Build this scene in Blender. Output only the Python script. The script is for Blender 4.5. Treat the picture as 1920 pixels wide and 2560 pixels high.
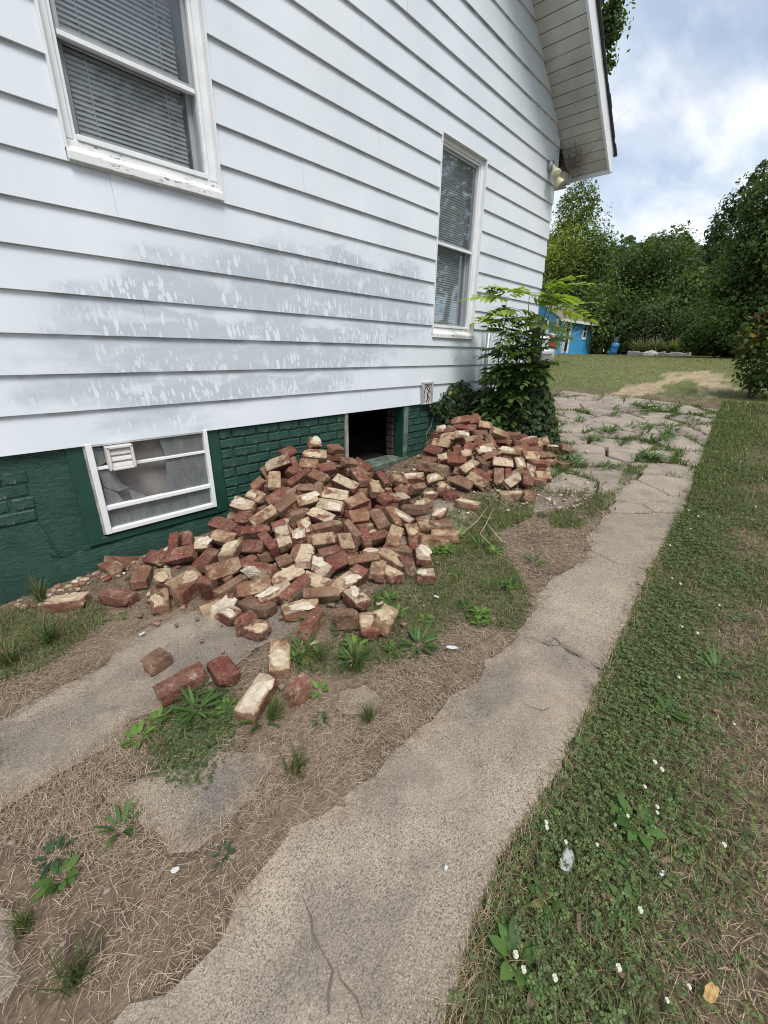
import bpy, bmesh, math, random
import numpy as np
from mathutils import Vector, Matrix, Quaternion, noise
from mathutils.geometry import tessellate_polygon

for _o in list(bpy.data.objects): bpy.data.objects.remove(_o)
scene = bpy.context.scene
C = scene.collection
R = math.radians

# ------------------------------------------------------------------ camera
EYE = 1.45
FPX = 1040.21            # focal length in pixels of the 1920 x 2560 photograph
def cam_rows(yaw, pitch, roll):
    cy, sy = math.cos(yaw), math.sin(yaw); cp, sp = math.cos(pitch), math.sin(pitch)
    fwd = np.array([cy*cp, sy*cp, sp]); right = np.array([sy, -cy, 0.]); up = np.cross(right, fwd)
    cr, sr = math.cos(roll), math.sin(roll)
    return cr*right + sr*up, -sr*right + cr*up, fwd
c_r, c_u, c_f = cam_rows(R(42.50739), R(-21.19978), R(0.90781))
cd = bpy.data.cameras.new('camera'); cam = bpy.data.objects.new('camera', cd); C.objects.link(cam)
cd.sensor_fit = 'AUTO'; cd.sensor_width = 36.0; cd.lens = FPX/2560*36.0
cd.clip_start = 0.02; cd.clip_end = 2000
mw = Matrix(((c_r[0], c_u[0], -c_f[0], 0), (c_r[1], c_u[1], -c_f[1], 0), (c_r[2], c_u[2], -c_f[2], EYE), (0, 0, 0, 1)))
cam.matrix_world = mw
scene.camera = cam

# ------------------------------------------------------------------ world, sun, exposure
SUN_EL, SUN_AZ = R(58), R(-118)      # azimuth measured from +X towards +Y
world = bpy.data.worlds.new('World'); scene.world = world; world.use_nodes = True
nt = world.node_tree; nt.nodes.clear()
def wn(t, **k):
    n = nt.nodes.new(t)
    for a, b in k.items(): setattr(n, a, b)
    return n
w_out = wn('ShaderNodeOutputWorld'); w_bg = wn('ShaderNodeBackground')
w_sky = wn('ShaderNodeTexSky', sky_type='NISHITA'); w_sky.sun_disc = False
w_sky.sun_elevation = SUN_EL; w_sky.sun_rotation = math.pi/2 - SUN_AZ
w_sky.air_density = 1.0; w_sky.dust_density = 1.2; w_sky.ozone_density = 1.2
w_tc = wn('ShaderNodeTexCoord'); w_sep = wn('ShaderNodeSeparateXYZ')
nt.links.new(w_tc.outputs['Generated'], w_sep.inputs[0])
def wmath(op, a, b=None):
    n = wn('ShaderNodeMath', operation=op)
    for i, v in enumerate((a, b)):
        if v is None: continue
        if hasattr(v, 'links'): nt.links.new(v, n.inputs[i])
        else: n.inputs[i].default_value = v
    return n.outputs[0]
zz = wmath('ADD', wmath('MAXIMUM', w_sep.outputs['Z'], 0.0), 0.22)
w_cmb = wn('ShaderNodeCombineXYZ')
nt.links.new(wmath('DIVIDE', w_sep.outputs['X'], zz), w_cmb.inputs[0]); nt.links.new(wmath('DIVIDE', w_sep.outputs['Y'], zz), w_cmb.inputs[1])
w_map = wn('ShaderNodeMapping'); w_map.inputs['Rotation'].default_value = (0, 0, R(35)); w_map.inputs['Scale'].default_value = (1.0, 1.9, 1); w_map.inputs['Location'].default_value = (3.1, 1.4, 0)
nt.links.new(w_cmb.outputs[0], w_map.inputs[0])
w_n1 = wn('ShaderNodeTexNoise'); w_n1.inputs['Scale'].default_value = 1.05; w_n1.inputs['Detail'].default_value = 7; w_n1.inputs['Roughness'].default_value = .52; w_n1.inputs['Distortion'].default_value = .35
nt.links.new(w_map.outputs[0], w_n1.inputs['Vector'])
w_ramp = wn('ShaderNodeValToRGB'); w_ramp.color_ramp.elements[0].position = .42; w_ramp.color_ramp.elements[1].position = .56
w_ramp.color_ramp.elements[0].color = (0.46,)*3+(1,); w_ramp.color_ramp.elements[1].color = (1,)*3+(1,)
nt.links.new(w_n1.outputs['Fac'], w_ramp.inputs[0])
w_n2 = wn('ShaderNodeTexNoise'); w_n2.inputs['Scale'].default_value = 2.4; w_n2.inputs['Detail'].default_value = 6
nt.links.new(w_map.outputs[0], w_n2.inputs['Vector'])
w_cr = wn('ShaderNodeValToRGB'); w_cr.color_ramp.elements[0].position = .40; w_cr.color_ramp.elements[1].position = .60
w_cr.color_ramp.elements[0].color = (4.0, 4.65, 5.5, 1); w_cr.color_ramp.elements[1].color = (6.7, 6.8, 7.0, 1)
nt.links.new(w_n2.outputs['Fac'], w_cr.inputs[0])
w_mix = wn('ShaderNodeMix', data_type='RGBA')
nt.links.new(w_ramp.outputs[0], w_mix.inputs[0]); nt.links.new(w_sky.outputs[0], w_mix.inputs[6]); nt.links.new(w_cr.outputs[0], w_mix.inputs[7])
nt.links.new(w_mix.outputs[2], w_bg.inputs[0]); w_bg.inputs[1].default_value = 0.10
nt.links.new(w_bg.outputs[0], w_out.inputs[0])

sd = bpy.data.lights.new('sun', 'SUN'); sun = bpy.data.objects.new('sun', sd); C.objects.link(sun)
sd.energy = 2.1; sd.angle = R(24); sd.color = (1.0, .95, .87)
sdir = Vector((math.cos(SUN_EL)*math.cos(SUN_AZ), math.cos(SUN_EL)*math.sin(SUN_AZ), math.sin(SUN_EL)))
sun.rotation_euler = sdir.to_track_quat('Z', 'Y').to_euler(); sun.location = sdir*50
vs = scene.view_settings; vs.view_transform = 'Standard'; vs.look = 'None'; vs.exposure = 0.78; vs.gamma = 1.0; vs.use_curve_mapping = False
scene.cycles.max_bounces = 6; scene.cycles.diffuse_bounces = 3; scene.cycles.transparent_max_bounces = 12
scene.cycles.use_denoising = True; scene.cycles.denoiser = 'OPENIMAGEDENOISE'; scene.cycles.denoising_input_passes = 'RGB_ALBEDO_NORMAL'; scene.cycles.denoising_prefilter = 'NONE'; scene.cycles.filter_width = 1.1

# ------------------------------------------------------------------ ground profile and pixel -> ground helpers
GX = np.array([-60, -5, 0, 3.3, 4.2, 8.6, 11.5, 13, 16, 20, 28, 40, 300.]); GZ = np.array([-2.5, -.34, .02, .27, .345, .70, .99, 1.11, 1.25, 1.35, 1.415, 1.43, 1.43])
def _slopes(x, y):
    h = np.diff(x); d = np.diff(y)/h; m = np.zeros(len(x))
    for i in range(1, len(x)-1):
        if d[i-1]*d[i] > 0:
            w1 = 2*h[i]+h[i-1]; w2 = h[i]+2*h[i-1]; m[i] = (w1+w2)/(w1/d[i-1]+w2/d[i])
    m[0] = d[0]; m[-1] = d[-1]; return m
GM = _slopes(GX, GZ)
def g(x):
    x = np.asarray(x, float); i = np.clip(np.searchsorted(GX, x)-1, 0, len(GX)-2); h = GX[i+1]-GX[i]; t = np.clip((x-GX[i])/h, 0, 1)
    return GZ[i]*(1+2*t)*(1-t)**2 + h*GM[i]*t*(1-t)**2 + GZ[i+1]*t*t*(3-2*t) + h*GM[i+1]*t*t*(t-1)
def ray(px, py):
    return c_r*((px-960)/FPX) - c_u*((py-1280)/FPX) + c_f
def G(px, py, dz=0.):
    r = ray(px, py); lo, hi = .05, 120.
    for _ in range(50):
        m = (lo+hi)/2
        if EYE + r[2]*m - float(g(r[0]*m)) - dz > 0: lo = m
        else: hi = m
    return (r[0]*lo, r[1]*lo, EYE + r[2]*lo)
K = 1920/1659
def D(x, y, dz=0.): return G(x*K, y*K, dz)
def onY(px, py, y):
    r = ray(px, py); t = y/r[1]; return Vector((r[0]*t, y, EYE+r[2]*t))
def onX(px, py, x):
    r = ray(px, py); t = x/r[0]; return Vector((x, r[1]*t, EYE+r[2]*t))

# ------------------------------------------------------------------ object helpers
def link(name, me, mats=(), parent=None, loc=None):
    o = bpy.data.objects.new(name, me); C.objects.link(o)
    if me is not None:
        for m in (mats if isinstance(mats, (list, tuple)) else [mats]): me.materials.append(m)
    if parent is not None: o.parent = parent
    if loc is not None: o.location = loc
    return o
def tag(o, label=None, cat=None, group=None, kind=None):
    if label: o['label'] = label
    if cat: o['category'] = cat
    if group: o['group'] = group
    if kind: o['kind'] = kind
    return o
def empty(name, loc=(0, 0, 0), label=None, cat=None, group=None, kind=None, parent=None):
    o = bpy.data.objects.new(name, None); C.objects.link(o); o.location = loc; o.empty_display_size = .1
    if parent: o.parent = parent
    return tag(o, label, cat, group, kind)
def mesh_np(name, V, Q, col=None, smooth=False):
    V = np.asarray(V, np.float32).reshape(-1, 3); Q = np.asarray(Q, np.int32); k = Q.shape[1]
    me = bpy.data.meshes.new(name); me.vertices.add(len(V)); me.vertices.foreach_set('co', V.ravel())
    me.loops.add(Q.size); me.loops.foreach_set('vertex_index', Q.ravel()); me.polygons.add(len(Q))
    me.polygons.foreach_set('loop_start', np.arange(len(Q), dtype=np.int32)*k)
    me.update(calc_edges=True)
    if col is not None:
        a = me.attributes.new('Col', 'FLOAT_COLOR', 'POINT'); c = np.ones((len(V), 4), np.float32); c[:, :3] = col; a.data.foreach_set('color', c.ravel())
    if smooth: me.polygons.foreach_set('use_smooth', np.ones(len(Q), bool))
    return me
class MB:
    """collects boxes, prisms and tubes that are built as ONE mesh object"""
    def __init__(s): s.v = []; s.f = []
    def add(s, v, f):
        n = len(s.v); s.v += [tuple(p) for p in v]; s.f += [tuple(i+n for i in q) for q in f]; return s
    def box(s, x0, x1, y0, y1, z0, z1):
        return s.add([(x0,y0,z0),(x1,y0,z0),(x1,y1,z0),(x0,y1,z0),(x0,y0,z1),(x1,y0,z1),(x1,y1,z1),(x0,y1,z1)],
                     [(0,3,2,1),(4,5,6,7),(0,1,5,4),(1,2,6,5),(2,3,7,6),(3,0,4,7)])
    def hexa(s, p): # 8 points, bottom 4 then top 4
        return s.add(p, [(0,3,2,1),(4,5,6,7),(0,1,5,4),(1,2,6,5),(2,3,7,6),(3,0,4,7)])
    def tube(s, pts, rad, n=8, caps=True):
        pts = [Vector(p) for p in pts]; rings = []
        if not hasattr(rad, '__len__'): rad = [rad]*len(pts)
        for i, p in enumerate(pts):
            t = (pts[min(i+1, len(pts)-1)] - pts[max(i-1, 0)]).normalized()
            a = t.orthogonal().normalized() if i == 0 else (rings_a - t*rings_a.dot(t)).normalized()
            rings_a = a; b = t.cross(a)
            rings.append([p + (a*math.cos(2*math.pi*k/n) + b*math.sin(2*math.pi*k/n))*rad[i] for k in range(n)])
        v = [q for r_ in rings for q in r_]; f = []
        for i in range(len(pts)-1):
            for k in range(n): f.append((i*n+k, i*n+(k+1)%n, (i+1)*n+(k+1)%n, (i+1)*n+k))
        if caps: f.append(tuple(range(n-1, -1, -1))); f.append(tuple((len(pts)-1)*n+k for k in range(n)))
        return s.add(v, f)
    def lathe(s, prof, n=16, M=Matrix()):
        v = []; f = []
        for r_, z in prof:
            for k in range(n): v.append(M @ Vector((r_*math.cos(2*math.pi*k/n), r_*math.sin(2*math.pi*k/n), z)))
        for i in range(len(prof)-1):
            for k in range(n): f.append((i*n+k, i*n+(k+1)%n, (i+1)*n+(k+1)%n, (i+1)*n+k))
        f.append(tuple(range(n-1, -1, -1))); f.append(tuple((len(prof)-1)*n+k for k in range(n)))
        return s.add(v, f)
    def mesh(s, name, bevel=0, smooth=False):
        me = bpy.data.meshes.new(name); me.from_pydata(s.v, [], s.f); me.validate()
        if bevel:
            bm = bmesh.new(); bm.from_mesh(me); bmesh.ops.recalc_face_normals(bm, faces=bm.faces)
            bmesh.ops.bevel(bm, geom=[e for e in bm.edges if len(e.link_faces) == 2 and e.calc_face_angle(0) > .6], offset=bevel, segments=1, affect='EDGES', clamp_overlap=True)
            bm.to_mesh(me); bm.free()
        if smooth: me.polygons.foreach_set('use_smooth', np.ones(len(me.polygons), bool))
        me.update(); return me
    def build(s, name, m, parent=None, bevel=0, smooth=False, loc=None):
        return link(name, s.mesh(name, bevel, smooth), m, parent, loc)
def vnoise(x, y, scale=1., seed=0):
    """smooth numpy value noise in 0..1"""
    x = np.asarray(x)*scale + seed*17.31; y = np.asarray(y)*scale + seed*9.17
    xi = np.floor(x).astype(np.int64); yi = np.floor(y).astype(np.int64); fx = x-xi; fy = y-yi
    fx = fx*fx*(3-2*fx); fy = fy*fy*(3-2*fy)
    def h(a, b):
        n = (a*374761393 + b*668265263 + seed*1442695) & 0x7fffffff; n = ((n ^ (n >> 13))*1274126177) & 0x7fffffff
        return ((n ^ (n >> 16)) & 0xffff)/65535.
    return (h(xi, yi)*(1-fx)+h(xi+1, yi)*fx)*(1-fy) + (h(xi, yi+1)*(1-fx)+h(xi+1, yi+1)*fx)*fy
def fbm(x, y, scale=1., seed=0): return vnoise(x, y, scale, seed)*.55 + vnoise(x, y, scale*2.1, seed+1)*.3 + vnoise(x, y, scale*4.3, seed+2)*.15
def inpoly(x, y, poly):
    x = np.asarray(x); y = np.asarray(y); ins = np.zeros(x.shape, bool); n = len(poly); j = n-1
    for i in range(n):
        xi, yi = poly[i][:2]; xj, yj = poly[j][:2]
        c = ((yi > y) != (yj > y)) & (x < (xj-xi)*(y-yi)/((yj-yi) + 1e-12) + xi); ins ^= c; j = i
    return ins

# ------------------------------------------------------------------ materials
class NT:
    def __init__(s, name):
        s.m = bpy.data.materials.new(name); s.m.use_nodes = True; s.t = s.m.node_tree; s.t.nodes.clear()
        s.out = s.n('ShaderNodeOutputMaterial')
    def n(s, t, **k):
        n = s.t.nodes.new(t)
        for a, b in k.items(): setattr(n, a, b)
        return n
    def set(s, sock, v):
        if hasattr(v, 'links') or isinstance(v, bpy.types.NodeSocket): s.t.links.new(v, sock)
        elif isinstance(v, (tuple, list)) and len(v) == 3 and sock.type == 'RGBA': sock.default_value = (*v, 1)
        else: sock.default_value = v
    def coord(s, kind='Object', scale=None, rot=None, loc=None):
        v = s.n('ShaderNodeTexCoord').outputs[kind]
        if scale or rot or loc:
            m = s.n('ShaderNodeMapping'); s.t.links.new(v, m.inputs[0])
            if scale: m.inputs['Scale'].default_value = scale
            if rot: m.inputs['Rotation'].default_value = rot
            if loc: m.inputs['Location'].default_value = loc
            v = m.outputs[0]
        return v
    def noise(s, vec, scale, detail=4, rough=.55, dist=0., out='Fac'):
        n = s.n('ShaderNodeTexNoise'); s.set(n.inputs['Vector'], vec); n.inputs['Scale'].default_value = scale; n.inputs['Detail'].default_value = detail; n.inputs['Roughness'].default_value = rough; n.inputs['Distortion'].default_value = dist
        return n.outputs[out]
    def voro(s, vec, scale, feature='F1', out='Distance', rnd=1.0):
        n = s.n('ShaderNodeTexVoronoi', feature=feature); s.set(n.inputs['Vector'], vec); n.inputs['Scale'].default_value = scale; n.inputs['Randomness'].default_value = rnd
        return n.outputs[out]
    def ramp(s, fac, a, b, ca=(0, 0, 0), cb=(1, 1, 1)):
        n = s.n('ShaderNodeValToRGB'); s.set(n.inputs[0], fac); e = n.color_ramp.elements
        e[0].position = a; e[1].position = b; e[0].color = (*ca, 1); e[1].color = (*cb, 1); return n.outputs[0]
    def mix(s, fac, a, b, mode='MIX'):
        n = s.n('ShaderNodeMix', data_type='RGBA', blend_type=mode); s.set(n.inputs[0], fac); s.set(n.inputs[6], a); s.set(n.inputs[7], b); return n.outputs[2]
    def math(s, op, a, b=0., c=None):
        n = s.n('ShaderNodeMath', operation=op); s.set(n.inputs[0], a); s.set(n.inputs[1], b)
        if c is not None: s.set(n.inputs[2], c)
        return n.outputs[0]
    def smooth(s, v, a, b):
        n = s.n('ShaderNodeMapRange', interpolation_type='SMOOTHSTEP'); s.set(n.inputs[0], v); n.inputs[1].default_value = a; n.inputs[2].default_value = b; return n.outputs[0]
    def sep(s, v):
        n = s.n('ShaderNodeSeparateXYZ'); s.set(n.inputs[0], v); return n.outputs
    def comb(s, x, y, z):
        n = s.n('ShaderNodeCombineXYZ'); s.set(n.inputs[0], x); s.set(n.inputs[1], y); s.set(n.inputs[2], z); return n.outputs[0]
    def bump(s, h, strength=.3, dist=.01, normal=None):
        n = s.n('ShaderNodeBump'); s.set(n.inputs['Height'], h); n.inputs['Strength'].default_value = strength; n.inputs['Distance'].default_value = dist
        if normal is not None: s.set(n.inputs['Normal'], normal)
        return n.outputs[0]
    def bsdf(s, base, rough=.6, normal=None, metal=0., spec=.5, alpha=None):
        p = s.n('ShaderNodeBsdfPrincipled'); s.set(p.inputs['Base Color'], base); s.set(p.inputs['Roughness'], rough); s.set(p.inputs['Metallic'], metal); s.set(p.inputs['Specular IOR Level'], spec)
        if normal is not None: s.set(p.inputs['Normal'], normal)
        if alpha is not None: s.set(p.inputs['Alpha'], alpha)
        s.t.links.new(p.outputs[0], s.out.inputs[0]); return p
    def attr(s, name='Col'): return s.n('ShaderNodeAttribute', attribute_name=name).outputs['Color']
    def rnd(s): return s.n('ShaderNodeObjectInfo').outputs['Random']
def plain(name, base, rough=.6, var=.12, scale=12, bump=.15, bd=.004, metal=0., spec=.5):
    m = NT(name); v = m.coord(); n = m.noise(v, scale, 5)
    lo = tuple(c*(1-var) for c in base); hi = tuple(min(1, c*(1+var)) for c in base)
    m.bsdf(m.ramp(n, .3, .7, lo, hi), rough, m.bump(m.noise(v, scale*5, 4), bump, bd) if bump else None, metal, spec); return m.m

# siding: chalky white paint, worn grey-blue zone with pale drip streaks
def siding_mat():
    m = NT('aluminium_siding'); v = m.coord(); s = m.sep(v)
    base = m.ramp(m.noise(m.coord(scale=(1, 1, .6)), 1.6, 5), .3, .7, (.585, .64, .70), (.675, .725, .78))
    warm = m.smooth(m.noise(m.coord(scale=(1.2, 1, .5)), 1.1, 3), .5, .75)
    base = m.mix(m.math('MULTIPLY', warm, m.math('MULTIPLY', m.smooth(s['Z'], 1.9, 2.6), .35)), base, (.72, .71, .66))
    # board phase 0 at lip, 1 at the top of the exposure
    ph = m.math('FRACT', m.math('DIVIDE', m.math('SUBTRACT', s['Z'], .897), .2033))
    wob = m.math('MULTIPLY', m.math('SUBTRACT', m.noise(m.coord(scale=(1, 1, 2.2)), 2.6, 5, .62), .5), 1.6)
    ex = m.math('DIVIDE', m.math('SUBTRACT', s['X'], 2.15), 1.95); ez = m.math('DIVIDE', m.math('SUBTRACT', s['Z'], m.math('MULTIPLY_ADD', s['X'], .16, 1.28)), .62)
    rr = m.math('ADD', m.math('ADD', m.math('MULTIPLY', ex, ex), m.math('MULTIPLY', ez, ez)), wob)
    zone = m.math('SUBTRACT', 1.0, m.smooth(rr, .45, 1.05))
    brush = m.noise(m.coord(scale=(1.0, 1, 3.2)), 2.2, 5, .55, .8)
    grey = m.math('MULTIPLY', zone, m.smooth(m.math('ADD', brush, m.math('MULTIPLY', m.math('SUBTRACT', 1.0, ph), .16)), .36, .58))
    # teardrop streaks left where the chalk stayed
    def streak(sx, sz, thr, seed):
        vv = m.comb(m.math('MULTIPLY_ADD', m.math('SUBTRACT', m.noise(v, 24, 3), .5), .028, m.math('MULTIPLY_ADD', s['Z'], .06, s['X'])), 0.0, s['Z'])
        mp = m.n('ShaderNodeMapping'); m.set(mp.inputs[0], vv); mp.inputs['Scale'].default_value = (sx, 1, sz); mp.inputs['Location'].default_value = (seed, 0, seed*1.7)
        d = m.voro(mp.outputs[0], 1.0); c = m.sep(m.voro(mp.outputs[0], 1.0, out='Color'))
        lim = m.math('MULTIPLY', m.smooth(c['X'], .25, .9), thr)
        return m.smooth(m.math('SUBTRACT', lim, d), -.02, .04)
    st = m.math('MAXIMUM', m.math('MULTIPLY', streak(30, 9.5, .47, 3.3), m.smooth(m.noise(v, 3.1, 3), .42, .56)), m.math('MULTIPLY', streak(58, 17, .47, 8.1), m.smooth(m.noise(m.coord(loc=(4, 0, 2)), 2.6, 4), .40, .55)))
    st = m.math('MAXIMUM', st, m.math('MULTIPLY', m.smooth(m.noise(m.coord(scale=(26, 1, 5.5)), 1.0, 4, .65), .57, .63), m.smooth(s['X'], 1.2, 2.6)))
    low = m.smooth(m.math('ADD', ph, m.math('MULTIPLY', m.noise(m.coord(scale=(3, 1, .2)), 2, 2), .5)), 1.25, .55)
    st = m.math('MULTIPLY', st, low)
    gmask = m.math('MULTIPLY', grey, m.math('SUBTRACT', 1.0, st))
    col = m.mix(gmask, base, m.ramp(brush, .3, .75, (.405, .455, .515), (.49, .545, .605)))
    col = m.mix(m.math('MULTIPLY', m.math('MULTIPLY', st, zone), .45), col, (.66, .71, .76))
    # grime under each lip and a green algae bloom near the plants
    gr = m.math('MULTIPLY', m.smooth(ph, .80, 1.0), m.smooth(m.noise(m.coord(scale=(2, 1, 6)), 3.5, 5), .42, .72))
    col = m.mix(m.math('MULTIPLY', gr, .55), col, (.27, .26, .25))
    alg = m.math('MULTIPLY', m.smooth(s['X'], 4.75, 5.2), m.math('MULTIPLY', m.smooth(s['Z'], 2.15, 1.6), m.smooth(m.noise(v, 6, 5), .42, .62)))
    col = m.mix(m.math('MULTIPLY', alg, .55), col, (.33, .40, .34))
    spots = m.math('MULTIPLY', m.smooth(m.voro(v, 5.5), .035, .012), m.smooth(m.noise(v, 1.3, 2), .5, .56))
    col = m.mix(m.math('MULTIPLY', spots, .7), col, (.12, .11, .10))
    m.bsdf(col, .55, m.bump(m.math('ADD', m.noise(v, 2.2, 3), m.math('MULTIPLY', gmask, -.05)), .25, .01), spec=.35); return m.m
M = {}
M['siding'] = siding_mat()
M['white'] = plain('white_trim_paint', (.72, .74, .76), .45, .06, 9, .08)
def sill_mat():
    m = NT('peeling_white_sill'); v = m.coord(scale=(1, 1, 1)); n = m.noise(m.coord(scale=(1, 1, 3)), 26, 6, .7)
    pe = m.math('MULTIPLY', m.smooth(n, .56, .62), m.smooth(m.noise(v, 4, 2), .42, .6))
    m.bsdf(m.mix(pe, m.ramp(m.noise(v, 5, 4), .3, .7, (.66, .68, .69), (.78, .79, .8)), (.22, .19, .16)), .55, m.bump(m.math('MULTIPLY', pe, -1.0), .4, .003)); return m.m
M['sill'] = sill_mat()
M['sash'] = plain('grey_sash', (.30, .32, .345), .45, .08, 8, .05)
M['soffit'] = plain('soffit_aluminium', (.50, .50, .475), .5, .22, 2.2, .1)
M['fascia'] = plain('fascia_aluminium', (.74, .77, .8), .4, .05, 3, .05)
M['shingle'] = plain('asphalt_shingle', (.055, .055, .06), .9, .3, 40, .5, .004)
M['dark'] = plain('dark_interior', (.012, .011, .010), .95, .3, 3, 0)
M['blind'] = plain('blind_slat', (.74, .745, .73), .6, .1, 4, 0)
def glass_mat(name, tint, refl, cloud=.0):
    m = NT(name); fr = m.n('ShaderNodeFresnel'); fr.inputs['IOR'].default_value = 1.5
    gl = m.n('ShaderNodeBsdfGlossy'); gl.inputs['Roughness'].default_value = .03; gl.inputs['Color'].default_value = (.9, .95, 1, 1)
    tr = m.n('ShaderNodeBsdfTransparent'); tr.inputs['Color'].default_value = (*tint, 1)
    mx = m.n('ShaderNodeMixShader'); m.set(mx.inputs[0], m.math('MULTIPLY_ADD', fr.outputs[0], refl, .005)); m.t.links.new(tr.outputs[0], mx.inputs[1]); m.t.links.new(gl.outputs[0], mx.inputs[2]); last = mx.outputs[0]
    if cloud:
        df = m.n('ShaderNodeBsdfDiffuse'); df.inputs['Color'].default_value = (.42, .44, .45, 1); m2 = m.n('ShaderNodeMixShader')
        dirt = m.math('MULTIPLY_ADD', m.smooth(m.math('ADD', m.noise(m.coord(scale=(4, 1, 1.0)), 4, 5, .6), m.math('MULTIPLY', m.noise(m.coord(), 2.5, 3), .5)), .5, 1.1), cloud*.55, cloud*.45)
        m.set(m2.inputs[0], dirt); m.t.links.new(last, m2.inputs[1]); m.t.links.new(df.outputs[0], m2.inputs[2]); last = m2.outputs[0]
    m.t.links.new(last, m.out.inputs[0]); return m.m
M['glass'] = glass_mat('window_glass', (.90, .92, .93), .6, .14)
M['dirty_glass'] = glass_mat('dusty_broken_glass', (.75, .77, .77), .7, .42)
M['board'] = plain('grey_backing_board', (.20, .188, .178), .7, .3, 7, .2)
def green_mat():
    m = NT('thick_green_paint'); v = m.coord(); s = m.sep(v)
    blue = m.smooth(s['X'], 3.2, 4.3)
    c = m.ramp(m.noise(v, 5, 5), .3, .7, (.015, .056, .042), (.024, .082, .063))
    c = m.mix(blue, c, m.ramp(m.noise(v, 9, 5), .35, .65, (.020, .050, .055), (.045, .085, .09)))
    low = m.smooth(s['Z'], .42, .05)
    chip = m.math('MULTIPLY', m.smooth(m.noise(v, 16, 6, .65), .62, .67), m.math('ADD', m.math('MULTIPLY', m.smooth(m.noise(v, 3, 2), .46, .56), m.math('ADD', low, .25)), m.math('MULTIPLY', m.math('MULTIPLY', blue, m.smooth(m.noise(v, 4, 2), .48, .6)), .8)))
    c = m.mix(chip, c, m.ramp(m.noise(v, 30, 3), .35, .65, (.24, .17, .13), (.36, .31, .27)))
    dust = m.math('MULTIPLY', m.smooth(m.noise(m.coord(scale=(1, 1, 2.2)), 22, 6, .75), .57, .72), m.math('MULTIPLY_ADD', low, .45, .16))
    c = m.mix(dust, c, (.10, .16, .14))
    h = m.math('ADD', m.math('MULTIPLY', m.noise(v, 7, 5), .7), m.math('ADD', m.math('MULTIPLY', m.noise(m.coord(scale=(1, 1, 2.2)), 46, 7, .75, .5), .5), m.math('MULTIPLY', m.smooth(m.noise(m.coord(scale=(.6, 1, 2.4)), 13, 6, .7, 1.2), .50, .56), .35)))
    h = m.math('SUBTRACT', h, m.math('MULTIPLY', chip, .35))
    m.bsdf(c, .42, m.bump(h, .85, .012), spec=.5); return m.m
M['green'] = green_mat()
M['green_trim'] = plain('green_trim_paint', (.013, .055, .041), .4, .18, 6, .3, .004)
M['green_bare'] = plain('worn_green_lumber', (.10, .13, .105), .7, .7, 9, .4, .005)
M['bare_wood'] = plain('weathered_wood', (.30, .275, .24), .8, .35, 14, .4, .004)
STAINS = [G(px_, py_, .02)[:2]+(a_, b_, c_) for px_, py_, a_, b_, c_ in ((575, 1985, .14, .13, .75), (120, 1830, .25, .22, .5), (330, 1720, .12, .2, .4), (620, 1560, .25, .2, .35), (1230, 1720, .25, .10, .55), (1000, 1950, .16, .12, .4), (860, 2330, .15, .16, .4), (700, 2480, .12, .1, .35))]
def concrete_mat():
    m = NT('exposed_aggregate_concrete'); v = m.coord()
    big = m.noise(v, 1.6, 5); mid = m.noise(v, 7, 5)
    base = m.ramp(m.math('ADD', m.math('MULTIPLY', big, .65), m.math('MULTIPLY', mid, .35)), .36, .66, (.20, .165, .132), (.40, .335, .265))
    # aggregate: pebbles of different tone
    vc = m.sep(m.voro(v, 230, out='Color'))
    peb = m.ramp(vc['X'], .0, 1.0, (.10, .09, .082), (.55, .475, .38))
    base = m.mix(m.math('MULTIPLY', m.smooth(m.voro(v, 230), .55, .36), .62), base, peb)
    dk = m.math('MULTIPLY', m.smooth(m.noise(v, 190, 3, .6), .54, .62), .75)
    dk = m.math('MULTIPLY', dk, m.smooth(m.noise(v, 3.3, 5, .6, .4), .27, .50))
    base = m.mix(m.math('MULTIPLY', m.smooth(m.noise(v, 1.1, 4), .5, .68), .3), base, (.43, .345, .255))
    base = m.mix(dk, base, (.075, .068, .064))
    sm = m.sep(m.coord()); far = m.smooth(sm['X'], 3.0, 5.5)
    base = m.mix(m.math('MULTIPLY', far, .5), base, m.ramp(mid, .3, .7, (.30, .255, .225), (.40, .345, .305)))
    stain = m.math('MULTIPLY', m.smooth(m.noise(v, 1.9, 7, .66, .7), .46, .66), .72)
    base = m.mix(stain, base, m.ramp(vc['Y'], 0, 1, (.080, .073, .066), (.24, .21, .185)))
    for (bx_, by_, rx_, ry_, am_) in STAINS:
        dx_ = m.math('DIVIDE', m.math('SUBTRACT', sm['X'], bx_), rx_); dy_ = m.math('DIVIDE', m.math('SUBTRACT', sm['Y'], by_), ry_)
        q_ = m.math('ADD', m.math('ADD', m.math('MULTIPLY', dx_, dx_), m.math('MULTIPLY', dy_, dy_)), m.math('MULTIPLY', m.math('SUBTRACT', m.noise(v, 8, 7, .7), .5), 4.0))
        base = m.mix(m.math('MULTIPLY', m.smooth(q_, 1.2, .2), am_), base, m.ramp(vc['Y'], 0, 1, (.062, .057, .052), (.20, .18, .16)))
    h = m.math('ADD', m.math('MULTIPLY', m.voro(v, 230), -.6), m.math('ADD', m.math('MULTIPLY', mid, 1.2), m.math('MULTIPLY', dk, -.5)))
    m.bsdf(base, .92, m.bump(h, .55, .006), spec=.2); return m.m
M['concrete'] = concrete_mat()
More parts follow.
